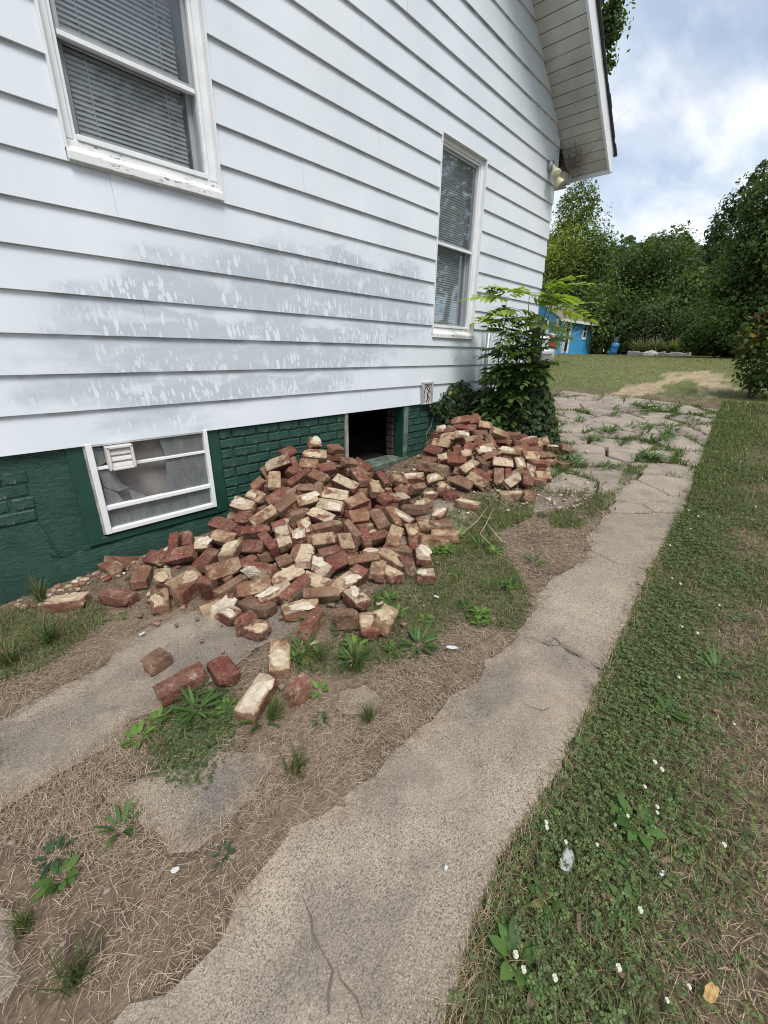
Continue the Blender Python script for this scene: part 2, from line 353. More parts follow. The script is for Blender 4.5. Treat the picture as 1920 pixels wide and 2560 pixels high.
def ground_mat():
    m = NT('soil_and_turf'); v = m.coord(); c = m.attr('Col')
    n = m.noise(v, 38, 6, .7); n2 = m.noise(v, 6, 5)
    c = m.mix(1.0, c, m.ramp(n, .3, .7, (.55, .55, .55), (1.4, 1.4, 1.4)), 'MULTIPLY')
    c = m.mix(1.0, c, m.ramp(n2, .3, .7, (.75, .75, .75), (1.25, 1.25, 1.25)), 'MULTIPLY')
    fib = m.noise(m.coord(scale=(1, 3.5, 1), rot=(0, 0, .6)), 90, 4, .7)
    c = m.mix(m.math('MULTIPLY', m.smooth(fib, .56, .68), .30), c, (.33, .255, .18))
    m.bsdf(c, .95, m.bump(m.math('ADD', n, fib), .7, .012), spec=.15); return m.m
M['ground'] = ground_mat()
def leafy(name, rough=.55, trans=.35, gain=1.0):
    m = NT(name); c = m.attr('Col')
    if gain != 1.0: c = m.mix(1.0, c, (gain, gain, gain), 'MULTIPLY')
    p = m.bsdf(c, rough, spec=.3)
    if trans:
        t = m.n('ShaderNodeBsdfTranslucent'); m.set(t.inputs[0], m.mix(1.0, c, (1.5, 1.6, .6), 'MULTIPLY')); x = m.n('ShaderNodeMixShader'); x.inputs[0].default_value = trans
        m.t.links.new(p.outputs[0], x.inputs[1]); m.t.links.new(t.outputs[0], x.inputs[2]); m.t.links.new(x.outputs[0], m.out.inputs[0])
    return m.m
M['leaf'] = leafy('leaf_tissue'); M['blade'] = leafy('grass_blade', .6, .25); M['straw'] = leafy('dry_straw', .8, 0)
M['bark'] = plain('bark', (.085, .07, .055), .9, .4, 18, .6, .01)
M['galv'] = plain('galvanised_steel', (.34, .36, .37), .45, .15, 20, .1, .002, .6)
def brick_mat(name, kind):
    m = NT(name); r = m.rnd(); off = m.math('MULTIPLY', r, 37.0)
    ad = m.n('ShaderNodeVectorMath', operation='ADD'); m.set(ad.inputs[0], m.coord()); m.set(ad.inputs[1], m.comb(off, off, off)); v = ad.outputs[0]
    gn = m.n('ShaderNodeTexCoord').outputs['Normal']; s = m.sep(gn)
    n1 = m.noise(v, 16, 6, .65); n2 = m.noise(v, 60, 5, .7); n0 = m.noise(v, 7, 3)
    clay = m.ramp(n1, .3, .7, (.095, .046, .030), (.225, .118, .072))
    clay = m.mix(m.smooth(n0, .48, .68), clay, m.ramp(n2, .3, .7, (.20, .145, .095), (.33, .245, .155)))
    red = m.ramp(n1, .3, .72, (.085, .027, .021), (.158, .048, .036))
    mort = m.ramp(n2, .3, .7, (.29, .215, .14), (.47, .38, .27)) if kind in 'TB' else m.ramp(n2, .3, .7, (.31, .25, .185), (.56, .495, .405))
    if kind == 'D': mort = m.ramp(n2, .3, .7, (.17, .14, .10), (.30, .25, .18)); clay = m.ramp(n1, .3, .7, (.075, .042, .03), (.17, .095, .06))
    ay = m.math('ABSOLUTE', s['Y']); az = m.math('ABSOLUTE', s['Z'])
    # one stretcher face and one end were painted dark red when the bricks were in the wall
    paint = m.math('MAXIMUM', m.smooth(ay if kind in 'WR' else s['Y'], .35, .7), m.smooth(m.math('MULTIPLY', s['X'], 1.0), .4, .75))
    if kind == 'R': paint = m.math('MAXIMUM', paint, m.smooth(s['Z'], .35, .7))
    if kind in 'BDT': paint = m.math('MULTIPLY', paint, m.smooth(r, .35, .6) if kind != 'D' else 0.0)
    paint = m.math('MULTIPLY', paint, m.smooth(n1, .78 if kind == 'R' else .66, .60 if kind == 'R' else .54))
    col = m.mix(paint, clay, red)
    lim = {'R': (.585, .625), 'B': (.54, .60), 'T': (.53, .62), 'W': (.525, .60), 'D': (.60, .68)}[kind]
    bed = m.math('MAXIMUM', az, m.math('MULTIPLY', m.math('SUBTRACT', 1.0, ay), .55))
    mm = m.smooth(m.math('ADD', m.math('MULTIPLY', m.math('ADD', n1, n0), .5), m.math('MULTIPLY', m.math('SUBTRACT', bed, .5), .26 if kind in 'TW' else .10)), lim[0]+.03, lim[1]+.03)
    mm = m.math('MULTIPLY', mm, m.math('SUBTRACT', 1.0, m.math('MULTIPLY', paint, .75)))
    col = m.mix(mm, col, mort)
    col = m.mix(m.math('MULTIPLY', m.smooth(m.math('ADD', n2, m.math('MULTIPLY', n0, .6)), .66, 1.0), .42), col, m.ramp(n1, .35, .65, (.20, .135, .09), (.34, .26, .19)))
    col = m.mix(m.math('MULTIPLY', m.smooth(m.noise(v, 11, 6, .7), .55, .72), .55), col, (.075, .055, .04))
    col = m.mix(m.math('MULTIPLY', mm, .8), col, m.mix(1.0, col, m.ramp(m.noise(v, 19, 6, .72), .36, .64, (.58, .54, .48), (1.12, 1.1, 1.06)), 'MULTIPLY'))
    speck = m.math('MULTIPLY', m.smooth(m.noise(v, 95, 3), .66, .72), .7)
    col = m.mix(speck, col, (.55, .47, .38))
    if kind in 'TD': col = m.mix(m.math('MULTIPLY', m.smooth(m.noise(v, 22, 4), .55, .7), .45), col, (.13, .11, .06))
    col = m.mix(1.0, col, m.ramp(r, 0, 1, (.85, .83, .82), (1.18, 1.15, 1.12)), 'MULTIPLY')
    h = m.math('ADD', m.math('MULTIPLY', mm, .55), m.math('ADD', n1, m.math('MULTIPLY', n2, .45)))
    m.bsdf(col, .88, m.bump(h, .6, .006), spec=.25); return m.m
for k_ in 'RBTWD': M['brick'+k_] = brick_mat({'R': 'red_painted_brick', 'B': 'brown_brick', 'T': 'tan_mortared_brick', 'W': 'white_mortared_brick', 'D': 'dark_dirty_brick'}[k_], k_)
def mortar_mat():
    m = NT('old_mortar'); v = m.coord(); n = m.noise(v, 30, 6, .7)
    m.bsdf(m.mix(m.smooth(m.rnd(), .3, .7), m.ramp(n, .3, .7, (.30, .23, .15), (.54, .44, .31)), m.ramp(n, .3, .7, (.36, .31, .24), (.64, .57, .47))), .95, m.bump(n, .8, .01), spec=.1); return m.m
M['mortar'] = mortar_mat()
# ================================================================== GROUND
# right hand edge of the concrete strip, pixel points of the photograph -> world
EDGE = [G(x, y, .02)[:2] for x, y in ((1099,2560),(1162,2412),(1215,2256),(1284,2117),(1359,1990),(1406,1919),(1475,1772),(1507,1679),(1573,1558),(1620,1448),(1654,1373),(1695,1280),(1709,1279),(1756,1149),(1788,1057),(1805,1022))]
EDGE = sorted(EDGE, key=lambda p: p[0])
EX = np.array([-30, -2]+[p[0] for p in EDGE]+[12, 40]); EY = np.array([.15, .17]+[p[1] for p in EDGE]+[.9, 2.5])
def y_edge(x): return np.interp(x, EX, EY)
LEFTE = [G(x, y, .02)[:2] for x, y in ((312,2560),(440,2418),(521,2337),(567,2273),(642,2163),(694,2099),(775,2047),(872,2003),(960,1888),(1018,1830),(1099,1760),(1186,1697),(1191,1650),(1272,1598),(1307,1558),(1336,1500),(1377,1436),(1458,1396),(1469,1338),(1510,1280))]
POLY = lambda pts, dz=.02: [D(x, y, dz)[:2] for x, y in pts]
PX = lambda pts, dz=.02: [G(x, y, dz)[:2] for x, y in pts]
left_slab = PX([(-40,1810),(145,1714),(249,1656),(324,1581),(405,1540),(521,1506),(640,1450),(760,1440),(800,1490),(770,1540),(694,1592),(608,1650),(521,1708),(405,1772),(341,1789),(312,1835),(202,1905),(110,1960),(35,2007),(-60,2060)])
mid_slab = PX([(243,1978),(330,1925),(434,1885),(555,1841),(676,1885),(677,1920),(625,1989),(555,2070),(474,2117),(417,2134),(376,2105),(347,2076),(312,2036)])
patch_slab = PX([(845,1714),(920,1695),(960,1740),(905,1790),(840,1775)])
heap_slab = PX([(770,1470),(860,1420),(1060,1290),(1085,1245),(1190,1260),(1195,1310),(1110,1360),(960,1400),(880,1440)])
gravel_slab = PX([(1290,1240),(1340,1215),(1440,1220),(1470,1240),(1420,1262),(1330,1275)])
side_slab = PX([(-60,2190),(20,2256),(40,2310),(62,2430),(10,2500),(-60,2540)])
far_poly = POLY([(1160,1060),(1168,965),(1192,905),(1172,868),(1215,845),(1350,855),(1560,884),(1545,915),(1517,993),(1478,1105),(1318,1107),(1292,1075),(1228,1068)])
thatch_polys_green = {
 'weeds': [POLY([(800,1290),(900,1235),(950,1190),(1080,1160),(1090,1200),(1150,1290),(1120,1370),(1000,1350),(900,1420),(760,1470),(640,1460),(620,1420),(700,1395),(800,1385)], 0), POLY([(925,1190),(950,1120),(1060,1060),(1160,1065),(1150,1120),(1080,1150),(1000,1200),(940,1215)], 0),
           POLY([(300,1600),(420,1490),(500,1500),(515,1570),(440,1700),(380,1700),(330,1640)], 0), POLY([(-20,1335),(90,1312),(230,1302),(240,1340),(170,1395),(100,1450),(-20,1490)], 0),
           POLY([(1185,1115),(1250,1085),(1330,1060),(1345,1020),(1390,990),(1440,930),(1452,942),(1400,1010),(1335,1075),(1300,1112),(1250,1142),(1190,1142)], 0),
           POLY([(1180,860),(1240,850),(1210,900),(1200,960),(1250,990),(1240,1010),(1190,995),(1160,950)], 0)],
}
rng = np.random.default_rng(11)
def concrete_here(x, y):
    m = np.zeros(np.shape(x), bool)
    for p in (left_slab, mid_slab, patch_slab, heap_slab, side_slab, far_poly, main_poly): m |= inpoly(x, y, p)
    return m
main_poly = [(-3.0, .9), (-1.2, .72)] + sorted([p for p in LEFTE], key=lambda p: p[0]) + POLY([(1318,1108),(1478,1106)])[::1]
main_poly = main_poly + sorted([p for p in EDGE if p[0] < 3.3], key=lambda p: -p[0]) + [(-1.2, .19), (-3., .17)]
def grow(a, b, step, mul):
    o = []; x = a; s = step
    while x < b: x += s; s *= mul; o.append(x)
    return np.array(o)
xs = np.concatenate([-1.0-grow(0, 60, .3, 1.25)[::-1], np.arange(-1.0, 5.6, .045), 5.6+grow(0, 300, .06, 1.06)])
ys = np.concatenate([-1.2-grow(0, 150, .1, 1.25)[::-1], np.arange(-1.2, 3.4, .045), 3.4+grow(0, 200, .1, 1.16)])
X, Y = np.meshgrid(xs, ys, indexing='ij')
def ground_z(x, y):
    z = g(x) + (fbm(x, y, 5, 3)-.5)*.022*np.clip(1.4-np.abs(x)/14, .3, 1)
    near_wall = np.clip((y-2.55)/.45, 0, 1)*np.clip((1.6-x)/1.2, 0, 1)*(y < 3.2)
    return z + near_wall*.035
Z = ground_z(X, Y)
conc = concrete_here(X, Y)
d_edge = y_edge(X) - Y               # metres to the right of the concrete edge
turf = np.clip(d_edge*8, 0, 1); turf[X > 9.2] = 1.0
green = np.zeros_like(X)
for p in thatch_polys_green['weeds']: green = np.maximum(green, inpoly(X, Y, p)*1.0)
fb = fbm(X, Y, 2.3, 7); fb2 = fbm(X, Y, 9, 21)
thatch = np.array([.185, .135, .098]); soil = np.array([.105, .075, .055]); turfc = np.array([.085, .088, .048]); dry = np.array([.175, .135, .085]); lawn = np.array([.115, .135, .050])
col = thatch[None, None]*(.45+.85*fb2[..., None])
col = col*(1-green[..., None]*.7) + turfc*green[..., None]*.7
dryness = np.clip((fb-.34)*4, 0, 1)*np.clip((d_edge-.20)*5, 0, 1)*(X < 6)
turfc = np.array([.10, .10, .055])
tcol = turfc*(1-dryness[..., None]) + (.6*dry+.4*soil)*dryness[..., None]
col = col*(1-turf[..., None]) + tcol*turf[..., None]
bk = np.clip((X-8.6)/1.5, 0, 1)[..., None]; yel = fbm(X, Y, .45, 31)[..., None]
lawncol = lawn*(1-.45*yel) + np.array([.20, .185, .085])*yel*.45
col = col*(1-bk) + lawncol*bk
gravel = POLY([(1300,852),(1350,838),(1420,822),(1455,806),(1510,803),(1572,806),(1580,822),(1570,846),(1535,858),(1510,848),(1500,828),(1455,824),(1420,842),(1380,856)], 0)
gm = (inpoly(X+(fbm(X, Y, 2.2, 61)-.5)*1.6, Y+(fbm(X, Y, 2.6, 62)-.5)*.9, gravel)*np.clip(.35+fbm(X, Y, 3, 63), 0, 1)*.85)[..., None]
col = col*(1-gm) + np.array([.40, .305, .21])*gm
edge_dark = conc[..., None]*.5
col = col*(1-edge_dark) + np.array([.06, .05, .04])*edge_dark
nx, ny = X.shape; idx = np.arange(nx*ny).reshape(nx, ny)
quads = np.stack([idx[:-1, :-1], idx[1:, :-1], idx[1:, 1:], idx[:-1, 1:]], -1).reshape(-1, 4)
er = conc.copy()
for dx_, dy_ in ((.055, 0), (-.055, 0), (0, .055), (0, -.055), (.04, .04), (-.04, -.04), (.04, -.04), (-.04, .04)): er &= concrete_here(X+dx_, Y+dy_)
dil = concrete_here(X-.06, Y-.05) | concrete_here(X+.0, Y-.07)
berm = (~conc)*dil*(d_edge < -.2)*(X < 4)*.016*fbm(X, Y, 8, 17)*1.4
Zg = Z - er*.03 + berm
me = mesh_np('ground', np.stack([X, Y, Zg], -1), quads, col.reshape(-1, 3), True)
tag(link('ground', me, M['ground']), kind='structure')

# ------------------------------------------------------------------ concrete slabs
def resample(poly, step=.05, jit=.006, seed=0):
    r_ = random.Random(seed); o = []
    for i, p in enumerate(poly):
        q = poly[(i+1) % len(poly)]; L = math.hypot(q[0]-p[0], q[1]-p[1]); n = max(1, int(L/step))
        for k in range(n):
            t = k/n; x_, y_ = p[0]+(q[0]-p[0])*t, p[1]+(q[1]-p[1])*t; am = .055 if x_ < 3.2 and jit > .0055 and y_ > .46 else .010
            o.append((x_ + r_.gauss(0, jit*.6)+am*(float(vnoise(x_, y_, 8, 3))-.5), y_ + r_.gauss(0, jit*.6)+am*1.1*(float(vnoise(x_, y_, 7, 5))-.5)+am*.5*(float(vnoise(x_, y_, 22, 6))-.5)))
    return o
def slab_mesh(name, poly, top=.022, depth=.09, jit=.006, seed=0, tilt=(0, 0), inset=.012, step=.05):
    p = resample(poly, step, jit, seed)
    A = sum(p[i][0]*p[(i+1) % len(p)][1]-p[(i+1) % len(p)][0]*p[i][1] for i in range(len(p)))
    if A < 0: p = p[::-1]
    n = len(p); cx = sum(q[0] for q in p)/n; cy = sum(q[1] for q in p)/n
    zt = lambda x, y: float(g(x)) + top + tilt[0]*(x-cx) + tilt[1]*(y-cy)
    inner = []
    for i in range(n):
        a = Vector(p[i-1]); b = Vector(p[i]); c = Vector(p[(i+1) % n]); t = (c-a)
        nrm = Vector((-t.y, t.x)); nrm = nrm.normalized() if nrm.length else Vector((0, 0))
        inner.append(b + nrm*inset)
    v = [(q.x, q.y, zt(q.x, q.y)) for q in inner] + [(q[0], q[1], zt(*q)-.012) for q in p] + [(q[0], q[1], zt(*q)-depth) for q in p]
    f = [tuple(t) for t in tessellate_polygon([[Vector((q.x, q.y, 0)) for q in inner]])]
    ff = []
    for t in f:
        a, b, c = (inner[i] for i in t)
        ff.append(t if (b-a).cross(c-a) > 0 else t[::-1])
    for i in range(n):
        j = (i+1) % n
        ff += [(i, n+i, n+j, j), (n+i, 2*n+i, 2*n+j, n+j)]
    me = bpy.data.meshes.new(name); me.from_pydata(v, [], ff); me.update(); return me
drive = empty('driveway', kind='structure')
def halfplane(poly, a, n):
    """part of poly where (p-a).n >= 0"""
    o = []
    for i, p in enumerate(poly):
        q = poly[(i+1) % len(poly)]; dp = (p[0]-a[0])*n[0]+(p[1]-a[1])*n[1]; dq = (q[0]-a[0])*n[0]+(q[1]-a[1])*n[1]
        if dp >= 0: o.append(p)
        if (dp >= 0) != (dq >= 0):
            t = dp/(dp-dq); o.append((p[0]+(q[0]-p[0])*t, p[1]+(q[1]-p[1])*t))
    return o
# the near strip, split where the photograph shows cracks across it
def split_by_path(poly, path, gap=.006):
    """split a polygon by a polyline that crosses it; returns the two pieces"""
    best = []
    def hit(p0, p1):
        res = []
        for i, a in enumerate(poly):
            b = poly[(i+1) % len(poly)]
            d1 = (p1[0]-p0[0], p1[1]-p0[1]); d2 = (b[0]-a[0], b[1]-a[1]); den = d1[0]*d2[1]-d1[1]*d2[0]
            if abs(den) < 1e-12: continue
            t = ((a[0]-p0[0])*d2[1]-(a[1]-p0[1])*d2[0])/den; u = ((a[0]-p0[0])*d1[1]-(a[1]-p0[1])*d1[0])/den
            if 0 <= t <= 1 and 0 <= u < 1: res.append((t, i, (p0[0]+d1[0]*t, p0[1]+d1[1]*t)))
        return sorted(res)
    h0 = hit(path[1], path[0])[:1] or hit(path[0], path[1])[:1]; h1 = hit(path[-2], path[-1])[:1]
    if not h0 or not h1: return [poly]
    i0, a = h0[0][1], h0[0][2]; i1, b = h1[0][1], h1[0][2]; mid = path[1:-1]; n = len(poly)
    def walk(i, j):
        o = []; k = (i+1) % n
        while True:
            o.append(poly[k])
            if k == j: break
            k = (k+1) % n
        return o
    A_ = [a]+mid+[b]+(walk(i1, i0) if i1 != i0 else walk(i1, i0)); B_ = [b]+mid[::-1]+[a]+walk(i0, i1)
    return [A_, B_]
crack1 = PX([(1180,1560),(1330,1590),(1390,1612),(1440,1632),(1500,1668),(1560,1700)])
crack2 = PX([(1400,1362),(1480,1378),(1530,1404),(1570,1412),(1620,1425),(1680,1440)])
crack3 = PX([(1380,1330),(1500,1352),(1600,1356),(1720,1375)])
crackL = PX([(730,1960),(752,2255),(780,2310),(812,2390),(830,2440),(850,2500),(880,2600)])
pieces = [main_poly]
for ck in (crack1, crack2):
    new = []
    for p in pieces: new += split_by_path(p, ck)
    pieces = new
def shrink(poly, d):
    A = sum(poly[i][0]*poly[(i+1) % len(poly)][1]-poly[(i+1) % len(poly)][0]*poly[i][1] for i in range(len(poly))); s = 1 if A > 0 else -1; o = []
    for i in range(len(poly)):
        a = Vector(poly[i-1]); c = Vector(poly[(i+1) % len(poly)]); t = c-a
        if t.length < 1e-9: continue
        o.append((poly[i][0]-t.y/t.length*d*s, poly[i][1]+t.x/t.length*d*s))
    return o
for i, p in enumerate(pieces):
    link('concrete_slab', slab_mesh('concrete_slab', shrink(p, .004), .020, .10, .011, i, ((0, 0), (.004, 0), (-.003, .003), (0, 0))[i % 4], .010), M['concrete'], drive)
for i, (p, t) in enumerate(((left_slab, .010), (mid_slab, .009), (patch_slab, .005), (heap_slab, .010), (side_slab, .008), (gravel_slab, .006))):
    for j, q in enumerate(split_by_path(p, PX([(240,1640),(300,1690),(335,1745),(345,1790),(360,1840)])) if i == 0 else (split_by_path(p, PX([(220,2000),(330,1985),(400,1965),(440,1945),(560,1960),(650,1965),(720,1960)])) if i == 1 else [p])):
        link('concrete_slab', slab_mesh('concrete_slab', shrink(q, .003), t, .08, .010, 20+i*3+j, (0, 0), .02), M['concrete'], drive)
# long surface cracks in the near strip: thin dark recessed-looking fissures
crk = MB()
def fissure(path, w=.004, seed=0):
    r_ = random.Random(seed); pts = []
    for (a, b) in zip(path, path[1:]):
        L = math.hypot(b[0]-a[0], b[1]-a[1]); n = max(1, int(L/.025))
        for k in range(n): t = k/n; pts.append((a[0]+(b[0]-a[0])*t+r_.gauss(0, .0075), a[1]+(b[1]-a[1])*t+r_.gauss(0, .0075)))
    v = []; f = []
    for i, p in enumerate(pts):
        q = pts[min(i+1, len(pts)-1)]; o = pts[max(i-1, 0)]; t = Vector((q[0]-o[0], q[1]-o[1])); t = t.normalized() if t.length else Vector((1, 0)); ww = w*r_.uniform(.35, 1.25)*(min(1, i/3+.2))
        z = float(g(p[0]))+.0225
        v += [(p[0]-t.y*ww, p[1]+t.x*ww, z), (p[0]+t.y*ww, p[1]-t.x*ww, z)]
    for i in range(len(pts)-1): f.append((2*i, 2*i+1, 2*i+3, 2*i+2))
    crk.add(v, f)
fissure(PX([(752,2245),(775,2290),(800,2350),(812,2390),(824,2420),(820,2480),(835,2520),(860,2565)], .03), .0032, 1)
fissure(PX([(824,2415),(850,2450),(880,2490),(905,2530),(950,2570)], .03), .003, 2)
fissure(PX([(640,2165),(670,2190),(690,2215)], .03), .0022, 3)
fissure(PX([(1300,1740),(1320,1765),(1350,1775),(1385,1755)], .03), .0018, 4)
fissure(PX([(1350,1600),(1385,1592),(1410,1618),(1450,1640)], .03), .0025, 5)
M['crack'] = plain('crack_soil', (.11, .092, .078), .95, .3, 30, .3)
tag(crk.build('surface_crack', M['crack'], drive), kind='stuff')
# the broken far part: Voronoi plates with soil and weeds in the joints
seedp = []
r2 = random.Random(5); bx = [p[0] for p in far_poly]; by = [p[1] for p in far_poly]
while len(seedp) < 74:
    x = min(bx)+(max(bx)-min(bx))*r2.random()**1.25; y = r2.uniform(min(by), max(by)); q = (x, y)
    if all(math.hypot((x-a)/1.15, y-b) > .30 for a, b in seedp) or r2.random() < .01: seedp.append(q)
far_plates = []
for i, s in enumerate(seedp):
    p = list(far_poly)
    for j, t in enumerate(seedp):
        if i == j or math.hypot(s[0]-t[0], s[1]-t[1]) > 3: continue
        mx, my = (s[0]+t[0])/2, (s[1]+t[1])/2; n = (s[0]-t[0], s[1]-t[1]); p = halfplane(p, (mx, my), n)
        if len(p) < 3: break
    if len(p) < 3: continue
    q = shrink(p, r2.choice((.006, .010, .016, .026)))
    A = abs(sum(q[k][0]*q[(k+1) % len(q)][1]-q[(k+1) % len(q)][0]*q[k][1] for k in range(len(q))))/2
    if A < .012: continue
    far_plates.append(q)
    link('concrete_slab', slab_mesh('concrete_slab', q, r2.uniform(.012, .026), .08, .006, i, (r2.gauss(0, .006), r2.gauss(0, .006)), .01, .12), M['concrete'], drive)

# ================================================================== HOUSE
house = empty('house', (0, 0, 0), 'white aluminium sided house on a green painted brick foundation', 'house')
Z0, EXPO = .897, .2033
XL, XR, XM = -2.99, 6.53, 1.77
rake = lambda x: 4.863 - .725*(x-5.372)
xr_at = lambda z: min(XR, 5.372+(4.863-z)/.725)
xl_at = lambda z: 2*XM - xr_at(z)
HOLES = [(.812, 1.646, 2.326, 3.375), (3.942, 4.766, 1.592, 3.372)]
JOINTS = {0: [2.87, 5.1], 1: [2.86], 3: [1.05, 4.2], 4: [3.05], 6: [1.0, 3.6], 8: [2.3], 10: [3.1], 13: [2.9], 15: [3.4], 17: [2.6]}
def board(i):
    za = Z0+i*EXPO; zb = za+EXPO+.012
    yo = lambda z: 2.948 + .019*(z-za)/(zb-za)
    cells = []
    xa, xb = (xl_at(za), xl_at(zb)), (xr_at(za), xr_at(zb))
    if xb[1]-xa[1] < .05: return
    cuts = [xa]
    segs = []
    hs = [h for h in HOLES if h[2] < zb and h[3] > za]
    cur = xa
    for h in sorted(hs):
        segs.append((cur, (h[0], h[0]), za, zb)); 
        if h[2] > za+.004: segs.append(((h[0], h[0]), (h[1], h[1]), za, h[2]))
        if h[3] < zb-.004: segs.append(((h[0], h[0]), (h[1], h[1]), h[3], zb))
        cur = (h[1], h[1])
    segs.append((cur, xb, za, zb))
    parts_ = [(-99, 99)]
    js = JOINTS.get(i, []); bounds = [-99]+js+[99]
    for n_, (p, q) in enumerate(zip(bounds, bounds[1:])):
        mb = MB(); off = -.0016*(n_ % 2)
        for (l, r_, z0, z1) in segs:
            l0, l1 = max(l[0], p), max(l[1], p); r0, r1 = min(r_[0], q-.001), min(r_[1], q-.001)
            if r0-l0 < .002: continue
            y0, y1 = yo(z0)+off, yo(z1)+off
            mb.hexa([(l0, y0, z0), (r0, y0, z0), (r0, 2.970, z0), (l0, 2.970, z0), (l1, y1, z1), (r1, y1, z1), (r1, 2.973, z1), (l1, 2.973, z1)])
        if mb.v: mb.build('siding_board', M['siding'], house)
for i in range(36):
    if Z0+i*EXPO > rake(XM)-.1: break
    board(i)
def solid(name, m, boxes, parent=None, bevel=0):
    mb = MB()
    for b in boxes: mb.box(*b)
    return mb.build(name, m, parent if parent is not None else house, bevel)
# back and side walls, so that the house is whole
solid('wall', M['white'], [(6.49, 6.525, 2.97, 9.0, .88, 4.25), (-2.985, -2.95, 2.97, 9.0, .5, 4.1), (-2.95, 6.49, 8.96, 9.0, .5, 4.1)])
fnd = empty('foundation_wall', parent=house)
solid('wall', M['green'], [(-2.98, .495, 2.985, 3.19, -.9, .93), (.495, 1.42, 2.985, 3.19, -.9, .262), (1.42, 2.69, 2.985, 3.19, -.9, .93), (2.69, 3.53, 2.985, 3.19, -.9, .262), (3.53, 6.50, 2.985, 3.19, -.9, .93), (6.42, 6.50, 3.19, 9, -.9, .9)], fnd)
# painted bricks of the foundation
brm = {}
def wall_brick(L, h, seed):
    key = (round(L, 3), seed % 5)
    if key in brm: return brm[key]
    mb = MB(); r_ = random.Random(seed % 5); mb.box(-L/2, L/2, 0, .03, -h/2, h/2); me = mb.mesh('brick', .006)
    for v_ in me.vertices: v_.co += Vector((r_.gauss(0, .0012), r_.gauss(0, .0012), r_.gauss(0, .0012)))
    me.materials.append(M['green']); brm[key] = me; return me
rb = random.Random(3)
def brick_run(x0, x1, z0, z1, skip=lambda x, z: False):
    k = 0; z = z1
    while z-.066 > z0-.01:
        x = x0 + (0 if k % 2 else -.104)
        while x < x1-.01:
            a, b = max(x, x0)+.005, min(x+.203, x1)-.005
            if b-a > .03 and not skip((a+b)/2, z-.03):
                o = bpy.data.objects.new('brick', wall_brick(b-a, .063, rb.randrange(99))); C.objects.link(o); o.parent = fnd
                o.location = ((a+b)/2, (2.970 if x0 > 1 else 2.9765)+rb.gauss(0, .0015), z-.034); o.rotation_euler = (rb.gauss(0, .006), rb.gauss(0, .006), rb.gauss(0, .008))
            x += .2085
        z -= .0755; k += 1
brick_run(1.425, 2.672, .30, .888)
brick_run(3.61, 6.40, .30, .888, lambda x, z: x > 5.3)
brick_run(-.75, .30, .47, .80, lambda x, z: x > .36)
# lower parging that bulges a little below the window
pg = MB(); n_ = 40; v = []; f = []
gx = np.linspace(-1.2, 2.69, 80); gz = np.linspace(-.2, .50, 22)
for a in gx:
    for b in gz:
        top = .50 if a < .3 else (.252 if a < 1.44 else .28)
        zc = min(b, top if a > -.8 else .46); bul = .010+.012*fbm(a, b, 4.5, 5)+.006*vnoise(a, b, 17, 9)
        if b > top-.03 and a > .42: bul *= .6
        v.append((a, 2.985-bul, zc))
for i in range(len(gx)-1):
    for j in range(len(gz)-1): q = i*len(gz)+j; f.append((q, q+len(gz), q+len(gz)+1, q+1))
pg.add(v, f).build('parging', M['green'], fnd, smooth=True)
# ---- basement window with its green boards
bw = empty('basement_window', parent=house)
solid('trim_board', M['green_trim'], [(.492, .583, 2.968, 3.0, .262, .93)], bw, .003)
solid('trim_board', M['green_trim'], [(1.332, 1.424, 2.968, 3.0, .262, .93)], bw, .003)
solid('sill', M['green_trim'], [(.56, 1.36, 2.962, 3.02, .262, .305)], bw, .004)
solid('frame', M['white'], [(.587, .622, 2.942, 3.005, .322, .905), (1.302, 1.329, 2.942, 3.005, .322, .905), (.622, 1.302, 2.944, 3.005, .322, .352), (.622, 1.302, 2.952, 3.005, .885, .905)], bw, .003)
solid('frame_side', M['bare_wood'], [(.576, .586, 2.956, 3.0, .322, .9)], bw)
solid('rail', M['white'], [(.622, 1.302, 2.95, 2.99, .476, .503)], bw, .003)
solid('rail', M['white'], [(.622, 1.302, 2.962, 2.99, .738, .756)], bw, .002)
solid('backing_board', M['board'], [(.60, 1.315, 3.02, 3.03, .33, .90)], bw)
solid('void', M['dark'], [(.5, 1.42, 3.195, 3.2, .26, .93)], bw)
def shard(pts, y, th=.003):
    mb = MB(); n = len(pts); mb.add([(x, y, z) for x, z in pts]+[(x, y+th, z) for x, z in pts], [tuple(range(n)), tuple(range(2*n-1, n-1, -1))]+[(i, n+i, n+(i+1) % n, (i+1) % n) for i in range(n)])
    return mb.build('pane', M['dirty_glass'], bw)
bwp = lambda x, y: (lambda p: (p.x, p.z))(onY(180+x/3.77, 1050+y/3.77, 2.975))
shard([bwp(*q) for q in ((815,182),(845,240),(870,310),(885,400),(893,500),(885,590),(870,660),(855,705),(1315,615),(1265,120))], 2.975)
shard([bwp(*q) for q in ((245,475),(400,480),(440,560),(480,610),(545,635),(430,675),(370,655),(300,628))], 2.975)
shard([bwp(*q) for q in ((300,632),(370,660),(430,690),(505,785),(330,825))], 2.979)
shard([bwp(*q) for q in ((535,655),(650,690),(735,738),(580,772),(555,710))], 2.973)
shard([bwp(*q) for q in ((195,270),(300,262),(335,390),(225,455))], 2.978)
shard([(.625, .352), (1.30, .352), (1.30, .474), (.625, .474)], 2.980)
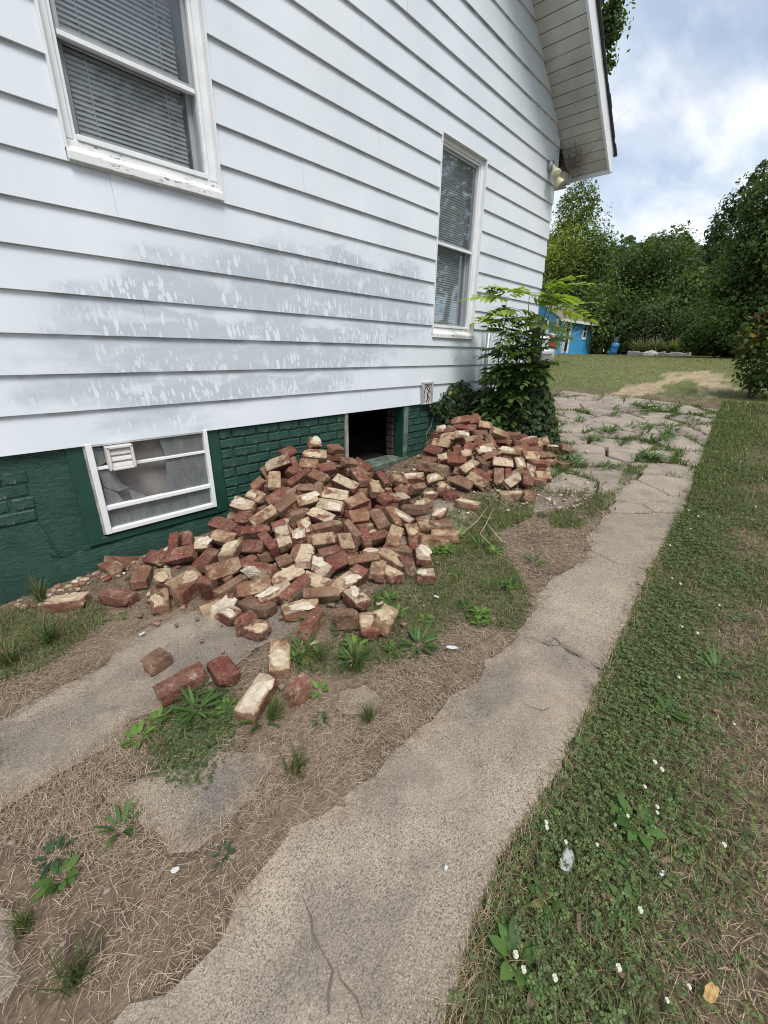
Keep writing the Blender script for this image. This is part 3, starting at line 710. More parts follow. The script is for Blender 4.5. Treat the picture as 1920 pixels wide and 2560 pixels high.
# ---- dryer vent with three louvres in the broken pane
vt = empty('vent_cover', parent=house)
vm = MB(); x0, x1, z0, z1 = .683, .832, .730, .880
for b in ((x0, x0+.016, z0, z1), (x1-.016, x1, z0, z1), (x0+.016, x1-.016, z0, z0+.016), (x0+.016, x1-.016, z1-.016, z1)): vm.box(b[0], b[1], 2.912, 2.965, b[2], b[3])
M['vent'] = plain('vent_plastic', (.62, .60, .58), .5, .12, 12, .1)
vm.build('vent_frame', M['vent'], vt, .003)
for k in range(3):
    za = z0+.018+k*.0385; zb = za+.0375; mb = MB(); pr = []
    for t in range(6):
        u = t/5; pr.append((2.926+.016*u*u, za+(zb-za)*u))
    v = [(x0+.017, y, z) for y, z in pr]+[(x1-.017, y, z) for y, z in pr]; n = len(pr)
    mb.add(v, [(i, n+i, n+i+1, i+1) for i in range(n-1)]); mb.box(x0+.017, x1-.017, 2.942, 2.946, za, zb)
    mb.build('louver', M['vent'], vt)
sc = MB()
for sx, sz in ((x0+.008, z0+.008), (x1-.008, z0+.008), (x0+.008, z1-.008), (x1-.008, z1-.008)): sc.box(sx-.003, sx+.003, 2.909, 2.913, sz-.003, sz+.003)
sc.build('screw', M['dark'], vt)
# ---- crawl space opening
co = empty('crawl_space_opening', parent=house)
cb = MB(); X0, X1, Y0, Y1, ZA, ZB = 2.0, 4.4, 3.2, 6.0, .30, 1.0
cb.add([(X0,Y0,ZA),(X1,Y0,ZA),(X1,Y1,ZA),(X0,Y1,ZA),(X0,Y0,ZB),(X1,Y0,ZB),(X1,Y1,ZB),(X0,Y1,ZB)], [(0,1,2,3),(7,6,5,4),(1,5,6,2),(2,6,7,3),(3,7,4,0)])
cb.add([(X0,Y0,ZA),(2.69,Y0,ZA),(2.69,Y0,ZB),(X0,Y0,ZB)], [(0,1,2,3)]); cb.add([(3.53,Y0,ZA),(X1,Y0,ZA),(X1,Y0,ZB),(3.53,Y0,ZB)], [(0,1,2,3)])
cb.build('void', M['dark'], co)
solid('frame_post', M['bare_wood'], [(2.675, 2.712, 2.962, 3.03, .30, .93)], co, .004)
solid('frame_post', M['green_trim'], [(3.515, 3.532, 2.96, 3.08, .33, .93)], co, .003)
solid('frame_post', M['green_bare'], [(3.535, 3.602, 2.958, 3.0, .30, .93)], co, .004)
solid('sill', M['green_bare'], [(2.712, 3.60, 2.925, 3.16, .262, .332)], co, .008)
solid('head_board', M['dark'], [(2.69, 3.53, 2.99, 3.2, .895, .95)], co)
M['jamb_brick'] = plain('dark_brown_brick', (.055, .034, .028), .9, .3, 20, .4)  # plain dark brown base colour for the jamb bricks of the opening
for k in range(8):
    L = .10; me = MB().box(-.028, 0, -.05, .05, -.032, .032).mesh('brick', .006); me.materials.append(M['jamb_brick'])
    o = bpy.data.objects.new('brick', me); C.objects.link(o); o.parent = co; o.location = (3.526+rb.gauss(0, .003), 3.145, .37+k*.0735)
# ---- sash windows
def sash_window(x0, x1, zb, zt, zr, label):
    w = empty('window', parent=house); w['label'] = label
    mb = MB()
    for b in ((x0, x0+.012, zb+.05, zt), (x1-.012, x1, zb+.03, zt), (x0+.012, x1-.012, zt-.012, zt)): mb.box(b[0], b[1], 2.943, 3.0, b[2], b[3])
    mb.build('trim', M['white'], w)
    cs = MB()
    a0, a1 = x0+.012, x1-.012; zs = zb+.105
    cs.box(a0, a0+.042, 2.982, 3.06, zs, zt-.012); cs.box(a0+.042, a0+.062, 2.994, 3.06, zs, zt-.05); cs.box(a1-.042, a1, 2.982, 3.06, zs, zt-.012); cs.box(a1-.062, a1-.042, 2.994, 3.06, zs, zt-.05)
    cs.box(a0+.042, a1-.042, 2.985, 3.06, zt-.05, zt-.012); cs.box(a0+.062, a1-.062, 2.997, 3.06, zt-.072, zt-.05)
    cs.build('casing', M['white'], w, .002)
    sl = MB()
    sl.hexa([(x0+.004, 2.930, zb), (x1-.004, 2.930, zb), (x1-.004, 3.0, zb), (x0+.004, 3.0, zb), (x0+.004, 2.930, zb+.040), (x1-.004, 2.930, zb+.040), (x1-.004, 2.984, zb+.075), (x0+.004, 2.984, zb+.075)])
    sl.box(a0, a1, 2.984, 3.06, zb+.04, zb+.104)
    sl.build('sill', M['sill'], w, .003)
    b0, b1 = a0+.064, a1-.064
    solid('bottom_rail', M['white'], [(b0-.004, b1+.004, 2.975, 3.02, zb+.106, zb+.132)], w, .003)
    jl = MB(); jl.box(b0, b0+.006, 3.02, 3.16, zb+.10, zt-.07); jl.box(b1-.006, b1, 3.02, 3.16, zb+.10, zt-.07); jl.box(b0, b1, 3.02, 3.16, zt-.078, zt-.072); jl.box(b0, b1, 3.04, 3.16, zb+.108, zb+.118)
    jl.build('jamb', M['sash'], w)
    def sash(y, za, zc, fr, mname):
        s = MB()
        for q in ((b0+.006, b0+.006+fr, za, zc), (b1-.006-fr, b1-.006, za, zc), (b0+.006+fr, b1-.006-fr, za, za+fr), (b0+.006+fr, b1-.006-fr, zc-fr, zc)): s.box(q[0], q[1], y, y+.022, q[2], q[3])
        so = s.build('sash', M[mname], w, .002)
        solid('pane', M['glass'], [(b0+.006+fr, b1-.006-fr, y+.010, y+.013, za+fr, zc-fr)], so)
    sash(3.012, zr-.004, zt-.076, .022, 'sash')
    solid('meeting_rail', M['white'], [(b0+.006, b1-.006, 3.0, 3.03, zr-.022, zr)], w, .002)
    sash(3.062, zb+.120, zr+.02, .03, 'sash')
    bl = MB(); z = zb+.15; k = 0
    while z < zt-.10:
        bl.hexa([(b0+.05, 3.096, z), (b1-.05, 3.096, z), (b1-.05, 3.105, z+.0172), (b0+.05, 3.105, z+.0172), (b0+.05, 3.0965, z+.001), (b1-.05, 3.0965, z+.001), (b1-.05, 3.1055, z+.0182), (b0+.05, 3.1055, z+.0182)])
        z += .0225; k += 1
    for xx in (b0+.14, b1-.14): bl.box(xx-.0015, xx+.0015, 3.090, 3.092, zb+.14, zt-.1)
    tag(bl.build('blind', M['blind'], w), kind='stuff')
    vd = MB(); vd.add([(b0-.05, 3.06, zb), (b1+.05, 3.06, zb), (b1+.05, 3.5, zb), (b0-.05, 3.5, zb), (b0-.05, 3.06, zt), (b1+.05, 3.06, zt), (b1+.05, 3.5, zt), (b0-.05, 3.5, zt)], [(0,1,2,3), (7,6,5,4), (1,5,6,2), (2,6,7,3), (3,7,4,0)])
    vd.build('room_void', M['dark'], w)
sash_window(*HOLES[0][:4], 2.868, 'window with closed blinds and a peeling sill')
sash_window(*HOLES[1][:4], 2.505, 'tall window with closed blinds beside the house corner')

# ---- roof, soffit and rake
ux, uz = .8096, -.5870
YO = 2.452
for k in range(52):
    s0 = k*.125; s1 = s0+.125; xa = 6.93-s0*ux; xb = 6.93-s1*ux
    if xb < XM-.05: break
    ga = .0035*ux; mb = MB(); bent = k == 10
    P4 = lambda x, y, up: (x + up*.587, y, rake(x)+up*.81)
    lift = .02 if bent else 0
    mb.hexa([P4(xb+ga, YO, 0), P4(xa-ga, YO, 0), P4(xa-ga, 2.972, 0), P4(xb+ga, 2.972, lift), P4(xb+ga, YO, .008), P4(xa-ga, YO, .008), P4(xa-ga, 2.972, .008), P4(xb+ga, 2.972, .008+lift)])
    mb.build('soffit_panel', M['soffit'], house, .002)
rf = MB()
def sl_box(mb, xa, xb, y0, y1, d0, d1, mirror=False):
    f_ = (lambda x: 2*XM-x) if mirror else (lambda x: x)
    p = [(f_(xb), y0, rake(xb)+d0), (f_(xa), y0, rake(xa)+d0), (f_(xa), y1, rake(xa)+d0), (f_(xb), y1, rake(xb)+d0), (f_(xb), y0, rake(xb)+d1), (f_(xa), y0, rake(xa)+d1), (f_(xa), y1, rake(xa)+d1), (f_(xb), y1, rake(xb)+d1)]
    mb.hexa(p if not mirror else [p[1], p[0], p[3], p[2], p[5], p[4], p[7], p[6]])
sl_box(rf, 6.95, XM, YO+.002, 9.5, .03, .20); sl_box(rf, 6.95, XM+.002, YO+.002, 9.5, .0, .20, True)
rf.build('roof', M['shingle'], house)
fa = MB(); sl_box(fa, 6.985, XM, YO-.026, YO, -.012, .205); sl_box(fa, 6.985, XM+.003, YO-.026, YO, -.012, .205, True); fa.box(6.955, 6.985, YO, 9.5, rake(6.98)-.012, rake(6.98)+.18)
fa.build('fascia_board', M['fascia'], house)
sh = MB(); x = 7.03; rs = random.Random(2)
while x > XM:
    d = .115*ux; o = rs.uniform(0, .012); sl_box(sh, x, x-d-.03, YO-.050-o, YO+.3, .208+rs.uniform(0, .004), .224+rs.uniform(0, .006)); x -= d
tag(sh.build('shingle_edge', M['shingle'], house), kind='stuff')
gt = MB(); ze = rake(6.985)
gt.box(6.988, 7.09, 2.44, 9.4, ze+.03, ze+.034); gt.box(7.086, 7.09, 2.44, 9.4, ze+.034, ze+.125); gt.box(6.988, 7.09, 2.436, 2.44, ze+.03, ze+.125)
gt.build('gutter', M['fascia'], house)
ev = MB(); ev.box(6.53, 6.95, 2.975, 9.3, 3.62, 3.635); ev.box(6.53, 6.78, 2.86, 2.972, 3.60, 3.69)
ev.build('eave_return', M['soffit'], house)

# bricks of the two heaps: shape, place, rotation
HEAP = [
(4,2.196,2.836,0.697,0.916,0.381,-0.009,-0.126,'T'),
(1,2.08,2.692,0.637,0.281,-0.036,-0.293,0.913,'T'),
(7,2.351,2.749,0.637,0.055,-0.098,0.194,-0.974,'B'),
(7,1.913,2.828,0.657,0.115,0.034,0.274,-0.954,'R'),
(0,1.789,2.782,0.604,0.244,-0.272,-0.315,0.876,'W'),
(3,1.667,2.666,0.505,0.862,0.152,-0.152,0.46,'T'),
(1,1.825,2.551,0.521,0.524,0.8,-0.251,0.152,'R'),
(4,1.817,2.612,0.567,0.731,0.183,-0.016,-0.657,'R'),
(7,1.955,2.607,0.595,0.9,0.305,-0.041,-0.31,'B'),
(7,2.046,2.503,0.568,0.088,-0.031,-0.222,0.971,'R'),
(7,1.913,2.446,0.536,0.578,-0.009,-0.253,0.776,'B'),
(7,2.294,2.52,0.567,0.042,0.105,-0.232,0.966,'D'),
(0,2.224,2.318,0.503,0.807,0.112,-0.108,0.57,'R'),
(0,2.049,2.281,0.488,0.786,0.238,0.02,-0.571,'W'),
(7,1.838,2.334,0.466,0.078,0.432,-0.645,-0.625,'D'),
(3,1.886,2.217,0.451,0.849,0.337,-0.064,-0.402,'W'),
(3,1.789,2.157,0.405,0.806,0.266,-0.15,-0.506,'W'),
(0,1.592,2.417,0.411,0.06,0.16,0.175,-0.97,'D'),
(7,1.577,2.516,0.43,0.964,0.205,-0.169,0,'R'),
(0,1.417,2.432,0.353,0.961,0.204,-0.184,-0.022,'T'),
(7,1.786,2.419,0.472,0.364,0.809,-0.433,-0.159,'D'),
(7,1.713,2.319,0.432,0.933,0.27,-0.158,-0.178,'T'),
(7,1.591,2.256,0.359,0.635,0.745,-0.198,-0.05,'D'),
(1,1.682,2.137,0.364,0.598,-0.041,-0.212,0.772,'W'),
(1,1.648,2.031,0.316,0.593,0.775,-0.199,-0.091,'B'),
(7,1.546,2.136,0.32,0.845,-0.052,-0.214,0.487,'T'),
(1,1.327,2.375,0.287,0.439,0.784,-0.417,-0.137,'W'),
(3,1.39,2.161,0.29,0.504,0.194,-0.02,-0.842,'W'),
(7,1.224,2.267,0.242,0.836,0.246,-0.198,-0.449,'R'),
(3,1.308,2.21,0.257,0.308,0.582,-0.577,-0.482,'B'),
(7,1.548,1.952,0.287,0.934,0.219,-0.084,-0.271,'T'),
(7,1.638,1.835,0.276,0.853,0.118,-0.117,0.495,'T'),
(7,1.513,1.846,0.238,0.188,0.089,0.545,0.812,'W'),
(7,1.495,1.752,0.225,0.947,0.311,-0.075,-0.038,'R'),
(1,1.632,1.665,0.216,0.449,0.844,-0.279,-0.09,'B'),
(6,1.75,1.9,0.298,0.522,0.622,0.357,0.462,'D'),
(7,1.874,1.962,0.358,0.129,0.004,-0.379,0.916,'B'),
(0,1.989,1.867,0.329,0.818,-0.003,-0.218,0.532,'D'),
(1,2.118,1.847,0.303,0.273,0.497,-0.52,-0.639,'T'),
(0,1.951,1.692,0.258,0.265,0.109,0.17,-0.943,'B'),
(7,1.86,1.765,0.267,0.285,0.04,0.427,0.857,'R'),
(7,1.781,1.803,0.275,0.555,0.639,0.218,0.485,'R'),
(4,1.456,2.084,0.309,0.46,0.164,0.024,-0.872,'W'),
(4,2.226,2.03,0.383,0.072,-0.054,0.195,-0.977,'R'),
(3,2.253,2.166,0.432,0.478,0.053,0.154,-0.863,'T'),
(3,1.968,2.084,0.412,0.013,0.022,0.231,-0.973,'B'),
(7,2.468,2.3,0.435,0.243,0.657,-0.392,-0.596,'R'),
(0,1.375,1.8,0.222,0.669,-0.111,-0.25,0.692,'W'),
(3,1.291,1.703,0.18,0.797,0.162,-0.055,-0.579,'W'),
(1,1.387,1.571,0.188,0.029,0.065,0.137,-0.988,'T'),
(1,1.233,1.586,0.181,0.453,0.811,-0.332,-0.163,'B'),
(6,1.144,1.714,0.191,0.027,-0.133,0.568,0.812,'W'),
(1,1.073,1.801,0.16,0.108,-0.076,-0.066,0.989,'W'),
(6,1.026,1.943,0.158,0.208,-0.055,-0.268,0.939,'B'),
(0,1.209,1.872,0.19,0.111,-0.155,-0.199,0.961,'W'),
(4,1.273,1.984,0.221,0.171,-0.132,-0.068,0.974,'D'),
(0,1.764,1.544,0.22,0.626,0.079,-0.11,0.768,'T'),
(4,1.507,1.58,0.208,0.38,0.703,-0.425,-0.426,'B'),
(0,1.218,2.639,0.287,0.561,-0.079,-0.236,0.79,'R'),
(4,1.327,2.552,0.332,0.507,-0.189,-0.235,0.808,'R'),
(6,1.395,2.654,0.389,0.727,0.298,-0.203,-0.584,'W'),
(7,1.498,2.649,0.426,0.729,0.224,-0.104,-0.638,'T'),
(7,0.991,2.706,0.219,0.249,0.462,-0.591,-0.613,'R'),
(4,1.027,2.565,0.232,0.366,-0.137,-0.259,0.883,'W'),
(3,0.898,2.617,0.183,0.885,0.223,-0.225,-0.341,'R'),
(7,0.789,2.752,0.146,0.545,-0.174,-0.217,0.791,'R'),
(3,1.089,2.18,0.181,0.605,0.792,-0.026,0.08,'R'),
(0,0.958,2.204,0.163,0.522,0.419,0.418,0.614,'R'),
(7,1.154,2.521,0.251,0.855,0.293,-0.007,-0.427,'B'),
(1,3.814,2.423,0.766,0.4,-0.215,-0.206,0.867,'R'),
(4,3.887,2.319,0.779,0.274,-0.186,-0.349,0.877,'R'),
(1,4.77,2.571,0.634,0.185,0.077,-0.681,-0.704,'R'),
(4,3.96,2.328,0.792,0.228,0.01,-0.402,0.887,'R'),
(3,3.74,2.304,0.695,0.334,0.722,-0.517,-0.317,'R'),
(4,3.642,2.432,0.684,0.68,-0.249,-0.27,0.635,'R'),
(4,3.634,2.534,0.679,0.793,0.24,-0.314,-0.464,'T'),
(7,3.629,2.279,0.66,0.807,0.312,-0.21,-0.455,'T'),
(7,3.551,2.382,0.632,0.766,0.261,-0.289,-0.512,'T'),
(3,3.451,2.398,0.579,0.615,-0.263,-0.285,0.687,'T'),
(1,3.35,2.409,0.523,0.613,0.28,-0.25,-0.695,'R'),
(0,3.661,2.165,0.622,0.386,0.88,-0.276,-0.02,'B'),
(7,3.923,2.194,0.731,0.37,-0.042,-0.348,0.861,'B'),
(1,3.963,2.039,0.665,0.87,0.338,0.071,-0.352,'B'),
(7,3.774,2.155,0.664,0.375,0.828,-0.36,-0.21,'T'),
(6,3.754,2.024,0.606,0.491,0.724,0.195,0.444,'T'),
(7,3.656,2.062,0.591,0.772,0.363,-0.04,-0.52,'R'),
(4,3.533,2.119,0.574,0.571,-0.155,-0.322,0.739,'R'),
(6,3.597,1.981,0.567,0.193,-0.148,-0.304,0.921,'T'),
(1,3.594,1.917,0.509,0.399,0.881,-0.252,0.04,'T'),
(1,3.453,1.932,0.461,0.622,0.62,0.272,0.394,'D'),
(3,3.336,1.983,0.439,0.963,0.155,-0.205,-0.086,'T'),
(1,3.336,1.844,0.376,0.764,-0.06,-0.32,0.556,'R'),
(1,3.146,1.926,0.342,0.628,-0.164,-0.35,0.676,'D'),
(6,3.236,1.828,0.357,0.621,0.371,-0.139,-0.677,'T'),
(3,3.426,1.721,0.378,0.918,0.122,-0.238,0.291,'B'),
(7,3.511,1.677,0.377,0.553,0.74,0.058,0.378,'R'),
(6,3.799,1.81,0.54,0.539,-0.163,-0.252,0.787,'T'),
(3,3.597,1.783,0.47,0.833,0.379,-0.111,-0.386,'W'),
(7,3.729,1.67,0.455,0.353,0.206,0.109,-0.906,'T'),
(7,4.027,1.867,0.587,0.205,-0.148,0.148,-0.956,'R'),
(1,3.946,1.782,0.539,0.234,-0.093,-0.385,0.888,'R'),
(0,3.955,1.673,0.493,0.884,0.41,-0.026,-0.225,'T'),
(1,3.943,1.585,0.44,0.965,0.17,0.026,-0.199,'R'),
(3,3.737,1.566,0.395,0.932,0.221,-0.152,0.244,'W'),
(7,3.535,1.493,0.364,0.272,0.131,0.178,-0.937,'R'),
(1,3.444,1.588,0.367,0.936,0.323,-0.14,-0.026,'W'),
(7,2.929,1.99,0.294,0.31,0.046,-0.104,-0.944,'R'),
(7,3.751,1.442,0.376,0.892,0.27,-0.047,-0.359,'T'),
(3,3.127,2.311,0.37,0.564,0.276,0.372,0.684,'R'),
(7,3.077,2.179,0.343,0.877,0.242,-0.254,-0.327,'T'),
(6,2.967,2.348,0.335,0.924,0.155,-0.078,-0.34,'W'),
(1,2.722,2.323,0.365,0.938,0.282,0.166,-0.113,'B'),
(0,2.759,2.148,0.321,0.447,0.891,0.058,-0.05,'T'),
(4,3.293,2.254,0.48,0.889,0.196,-0.225,-0.347,'W'),
(7,3.334,2.168,0.487,0.252,0.26,0.004,-0.932,'R'),
(4,3.354,2.087,0.478,0.412,-0.168,-0.228,0.866,'R'),
(4,3.447,2.088,0.524,0.346,-0.227,-0.191,0.89,'T'),
(1,1.929,1.814,0.242,0.133,0.005,-0.19,0.973,''),
(0,1.29,2.324,0.197,0.296,-0.161,-0.115,0.935,''),
(1,3.282,2.195,0.378,0.707,-0.664,-0.145,-0.197,''),
(3,2.244,1.885,0.268,0.615,0.101,-0.129,0.771,''),
(2,1.509,2.042,0.24,0.616,0.681,0.14,0.37,''),
(2,1.12,2.466,0.164,0.971,-0.006,-0.101,-0.216,''),
(1,1.391,2.699,0.3,0.148,-0.913,0.33,-0.191,''),
(7,2.34,2.251,0.376,0.978,0.166,0.111,-0.057,''),
(3,1.47,2.262,0.257,0.953,0.041,-0.189,0.234,''),
(5,4.246,1.576,0.398,0.949,0.013,-0.039,-0.314,''),
(3,2.161,1.695,0.231,0.41,0.035,-0.016,-0.911,''),
(4,3.196,2.072,0.314,0.07,-0.284,0.956,-0.002,''),
(2,1.9,1.61,0.21,0.022,-0.843,0.537,-0.03,''),
(3,1.736,2.542,0.433,0.238,-0.074,0.962,0.115,''),
(3,3.595,1.635,0.384,0.242,0.352,0.904,-0.031,''),
(1,1.098,1.596,0.151,0.981,0.007,-0.036,-0.193,''),
(0,4.889,1.94,0.451,0.469,-0.426,0.529,-0.564,''),
(3,4.195,1.765,0.508,0.356,-0.006,0.15,0.922,''),
(0,1.115,2.63,0.19,0.108,0.314,-0.708,-0.623,''),
(5,1.629,2.839,0.446,0.235,-0.027,0.967,0.092,''),
(6,2.483,2.123,0.3,0.244,0.135,-0.145,0.949,''),
(6,3.677,2.369,0.591,0.226,-0.467,0.849,-0.103,''),
(6,2.354,2.051,0.298,0.084,0.109,-0.174,0.975,''),
(0,1.962,2.546,0.496,0.985,0.16,-0.028,-0.048,''),
(3,0.85,2.389,0.133,0.192,-0.141,0.681,-0.693,''),
(6,4.483,2.119,0.529,0.589,-0.025,0.182,-0.787,''),
(6,2.644,2.206,0.302,0.201,-0.462,0.831,-0.237,''),
(3,2.586,1.946,0.264,0.016,0.039,-0.001,-0.999,''),
(2,2.536,1.73,0.26,0.007,0.982,0.184,0.038,''),
(3,2.684,2.544,0.344,0.903,0.2,0.211,0.318,''),
(6,4.283,1.653,0.437,0.891,-0.355,0.128,-0.254,''),
(1,2.799,2.529,0.313,0.804,-0.451,-0.177,0.345,''),
(3,1.048,1.444,0.148,0.695,0.684,0.129,0.18,''),
(3,2.307,1.713,0.242,0.909,-0.016,-0.035,0.416,''),
(3,1.757,1.661,0.204,0.536,-0.018,-0.03,0.844,''),
(2,1.327,1.196,0.168,0.105,0.227,-0.954,-0.163,''),
(2,0.774,2.279,0.182,0.774,0.56,-0.292,-0.04,''),
(0,3.522,1.821,0.365,0.27,-0.109,-0.201,0.935,''),
(0,2.139,2.223,0.394,0.291,0.046,0.171,-0.94,''),
(6,4.722,1.614,0.437,0.225,0.123,-0.054,0.965,''),
(2,3.542,2.413,0.551,0.827,0.097,-0.376,-0.407,''),
(6,2.444,2.552,0.458,0.695,0.191,-0.033,0.692,''),
(3,2.385,2.029,0.35,0.978,0.187,0.085,0.047,''),
(1,2.265,1.488,0.239,0.884,0.018,-0.034,-0.465,''),
(6,3.701,2.66,0.537,0.238,0.436,0.862,-0.102,''),
(1,1.394,2.032,0.211,0.673,-0.634,-0.351,0.151,''),
(7,1.046,2.992,0.157,0.123,0.926,0.348,0.076,''),
(4,1.27,2.502,0.212,0.777,0.178,-0.132,-0.59,''),
(0,2.375,1.598,0.248,0.988,0.105,0.099,-0.06,''),
(2,2.329,2.401,0.45,0.643,-0.367,-0.501,0.449,''),
(0,3.524,2.082,0.456,0.243,-0.267,0.93,0.064,''),
(2,1.532,2.565,0.354,0.105,0.349,0.931,-0,''),
(0,3.34,2.105,0.391,0.636,0.708,-0.041,0.304,''),
(0,3.535,2.233,0.498,0.373,0.25,-0.015,-0.893,''),
(4,3.769,1.778,0.419,0.633,0.219,0.099,-0.736,''),
(2,0.844,2.109,0.156,0.553,0.243,-0.771,0.203,''),
(1,2.593,2.651,0.456,0.583,0.408,-0.217,-0.668,''),
(0,1.638,1.543,0.195,0.32,0.002,0.003,-0.947,''),
(7,2.834,2.458,0.308,0.81,-0.427,-0.213,0.342,''),
(6,4.221,2.136,0.597,0.862,0.19,-0.001,0.47,''),
(2,2.111,2.659,0.543,0.971,0.151,-0.066,0.175,''),
(2,4.164,2.998,0.465,0.538,0.153,-0.82,0.119,''),
(0,1.745,2.837,0.515,0.299,-0.552,0.773,-0.091,''),
(5,1.791,1.448,0.203,0.559,-0.59,-0.433,0.39,''),
(6,4.059,1.958,0.538,0.118,-0.557,0.801,0.182,''),
(6,3.327,2.402,0.424,0.719,-0.325,0.153,-0.595,''),
(1,4.424,1.923,0.55,0.12,0.92,-0.36,0.1,''),
(0,2.766,2.26,0.297,0.183,-0.52,0.796,-0.251,''),
(1,0.558,2.907,0.111,0.024,-0.761,0.647,-0.028,''),
(1,0.825,1.958,0.132,0.772,0.496,-0.35,-0.187,''),
(0,4.641,1.878,0.505,0.181,-0.213,-0.472,0.836,''),
(1,1.699,2.402,0.403,0.309,0.136,0.401,-0.852,''),
(1,0.634,2.959,0.117,0.979,-0.051,0.181,-0.085,''),
(0,4.355,1.781,0.44,0.041,-0.059,-0.976,-0.205,''),
(2,4.375,2.083,0.586,0.321,-0.043,-0.088,0.942,''),
(3,4.739,2.251,0.543,0.401,0.1,-0.006,0.91,''),
(4,1.436,2.277,0.314,0.836,-0.018,-0.192,0.513,''),
(2,4.964,1.941,0.468,0.063,-0.946,0.022,0.316,''),
(5,4.678,1.602,0.488,0.128,-0.323,-0.937,-0.041,''),
(6,3.66,1.474,0.35,0.859,0.021,-0.036,-0.511,''),
(1,2.123,1.488,0.228,0.711,-0.639,0.267,-0.12,''),
(0,4.57,2.023,0.52,0.296,0.118,-0.926,-0.203,''),
(0,3.009,2.031,0.297,0.02,0.86,0.509,0.034,''),
(1,4.292,1.861,0.54,0.909,0.057,-0.201,-0.361,''),
(6,1.915,2.412,0.448,0.954,0.161,0.01,-0.254,''),
(2,0.899,2.712,0.202,0.078,0.523,-0.51,-0.679,''),
(1,3.372,2.453,0.448,0.329,0.703,-0.614,-0.144,''),
(7,2.016,1.583,0.223,0.078,-0.461,0.509,-0.723,''),
(0,1.905,2.743,0.572,0.502,0.644,0.312,0.485,''),
(6,0.957,2.158,0.233,0.864,0.498,-0.043,-0.06,''),
(0,2.331,2.758,0.571,0.269,0.02,0.03,0.963,''),
(0,1.676,2.651,0.439,0.673,0.02,0.03,0.74,''),
(0,2.281,2.535,0.501,0.764,0.02,0.03,0.645,''),
(0,1.589,2.419,0.345,0.358,0.02,0.03,0.934,''),
(0,1.608,2.263,0.293,0.048,0.02,0.03,0.999,''),
(0,1.652,2.016,0.25,0.288,0.02,0.03,0.958,''),
(0,1.305,2.193,0.191,0.035,0.02,0.03,0.999,''),
(0,1.619,1.844,0.21,0.727,0.02,0.03,0.687,''),
(0,1.765,1.9,0.232,0.943,0.02,0.03,0.332,''),
(0,1.865,1.952,0.292,0.635,0.02,0.03,0.773,''),
(0,2.112,1.865,0.237,0.929,0.02,0.03,0.37,''),
(0,2.22,2.022,0.317,0.028,0.02,0.03,1,''),
(0,2.267,2.188,0.366,0.565,0.02,0.03,0.825,''),
(0,1.964,2.071,0.346,0.262,0.02,0.03,0.965,''),
(0,1.257,2,0.155,0.157,0.02,0.03,0.988,''),
(0,1.315,2.572,0.266,0.873,0.02,0.03,0.487,''),
(0,0.998,2.729,0.153,0.558,0.02,0.03,0.83,''),
(0,3.826,2.422,0.7,1,0.02,0.03,0.016,''),
(0,3.887,2.328,0.713,0.958,0.02,0.03,0.286,''),
(0,3.626,2.533,0.613,0.733,0.02,0.03,0.68,''),
(0,3.931,2.194,0.665,0.028,0.02,0.03,1,''),
(0,3.976,2.065,0.599,0.465,0.02,0.03,0.886,''),
(0,3.761,2.031,0.54,0.312,0.02,0.03,0.95,''),
(0,3.589,1.927,0.443,0.483,0.02,0.03,0.876,''),
(0,3.319,1.981,0.373,0.613,0.02,0.03,0.79,''),
(0,3.346,1.86,0.31,0.886,0.02,0.03,0.463,''),
(0,3.816,1.804,0.474,0.432,0.02,0.03,0.902,''),
(0,3.926,1.603,0.374,0.496,0.02,0.03,0.868,''),
(0,1.523,2.059,0.174,0.574,0.02,0.03,0.819,''),
(0,1.252,2.685,0.165,0.818,0.02,0.03,0.575,''),
(0,1.454,2.276,0.191,0.646,0.02,0.03,0.764,''),
(0,1.618,2.834,0.38,0.913,0.02,0.03,0.408,''),
(0,3.66,2.377,0.525,0.264,0.02,0.03,0.964,''),
(0,2.509,2.356,0.312,0.581,0.02,0.03,0.814,''),
(0,2.671,2.534,0.278,0.595,0.02,0.03,0.804,''),
(0,2.145,2.238,0.328,0.414,0.02,0.03,0.91,''),
(0,3.524,2.417,0.485,0.257,0.02,0.03,0.966,''),
(0,2.462,2.548,0.392,0.234,0.02,0.03,0.972,''),
(0,1.516,2.583,0.288,0.403,0.02,0.03,0.915,''),
(0,3.353,2.125,0.325,0.436,0.02,0.03,0.9,''),
(0,2.576,2.651,0.39,0.658,0.02,0.03,0.753,''),
(0,4.216,2.122,0.531,0.592,0.02,0.03,0.806,''),
(0,2.106,2.673,0.477,0.712,0.02,0.03,0.702,''),
(0,1.755,2.853,0.449,0.894,0.02,0.03,0.448,''),
(0,1.898,2.765,0.506,0.686,0.02,0.03,0.728,''),
(0,2.315,2.762,0.505,0.025,0.02,0.03,1,''),
(0,2.265,2.533,0.435,0.293,0.02,0.03,0.956,''),
(0,1.811,2.378,0.334,0.844,0.02,0.03,0.537,''),
(0,1.57,2.412,0.279,0.752,0.02,0.03,0.659,''),
(0,2.285,2.203,0.3,0.699,0.02,0.03,0.715,''),
(0,1.946,2.071,0.28,0.342,0.02,0.03,0.94,''),
(0,3.607,2.552,0.547,0.797,0.02,0.03,0.604,''),
(0,3.991,2.086,0.533,0.133,0.02,0.03,0.991,''),
(0,3.604,1.914,0.377,0.338,0.02,0.03,0.941,''),
(0,2.128,2.223,0.262,0.532,0.02,0.03,0.847,''),
(0,3.71,2.679,0.405,0.655,0.02,0.03,0.755,''),
(0,2.322,2.377,0.318,0.728,0.02,0.03,0.686,''),
(0,1.513,2.588,0.222,0.575,0.02,0.03,0.818,''),
(0,2.107,2.689,0.411,0.099,0.02,0.03,0.995,''),
(0,4.03,1.989,0.406,0.993,0.02,0.03,0.121,''),
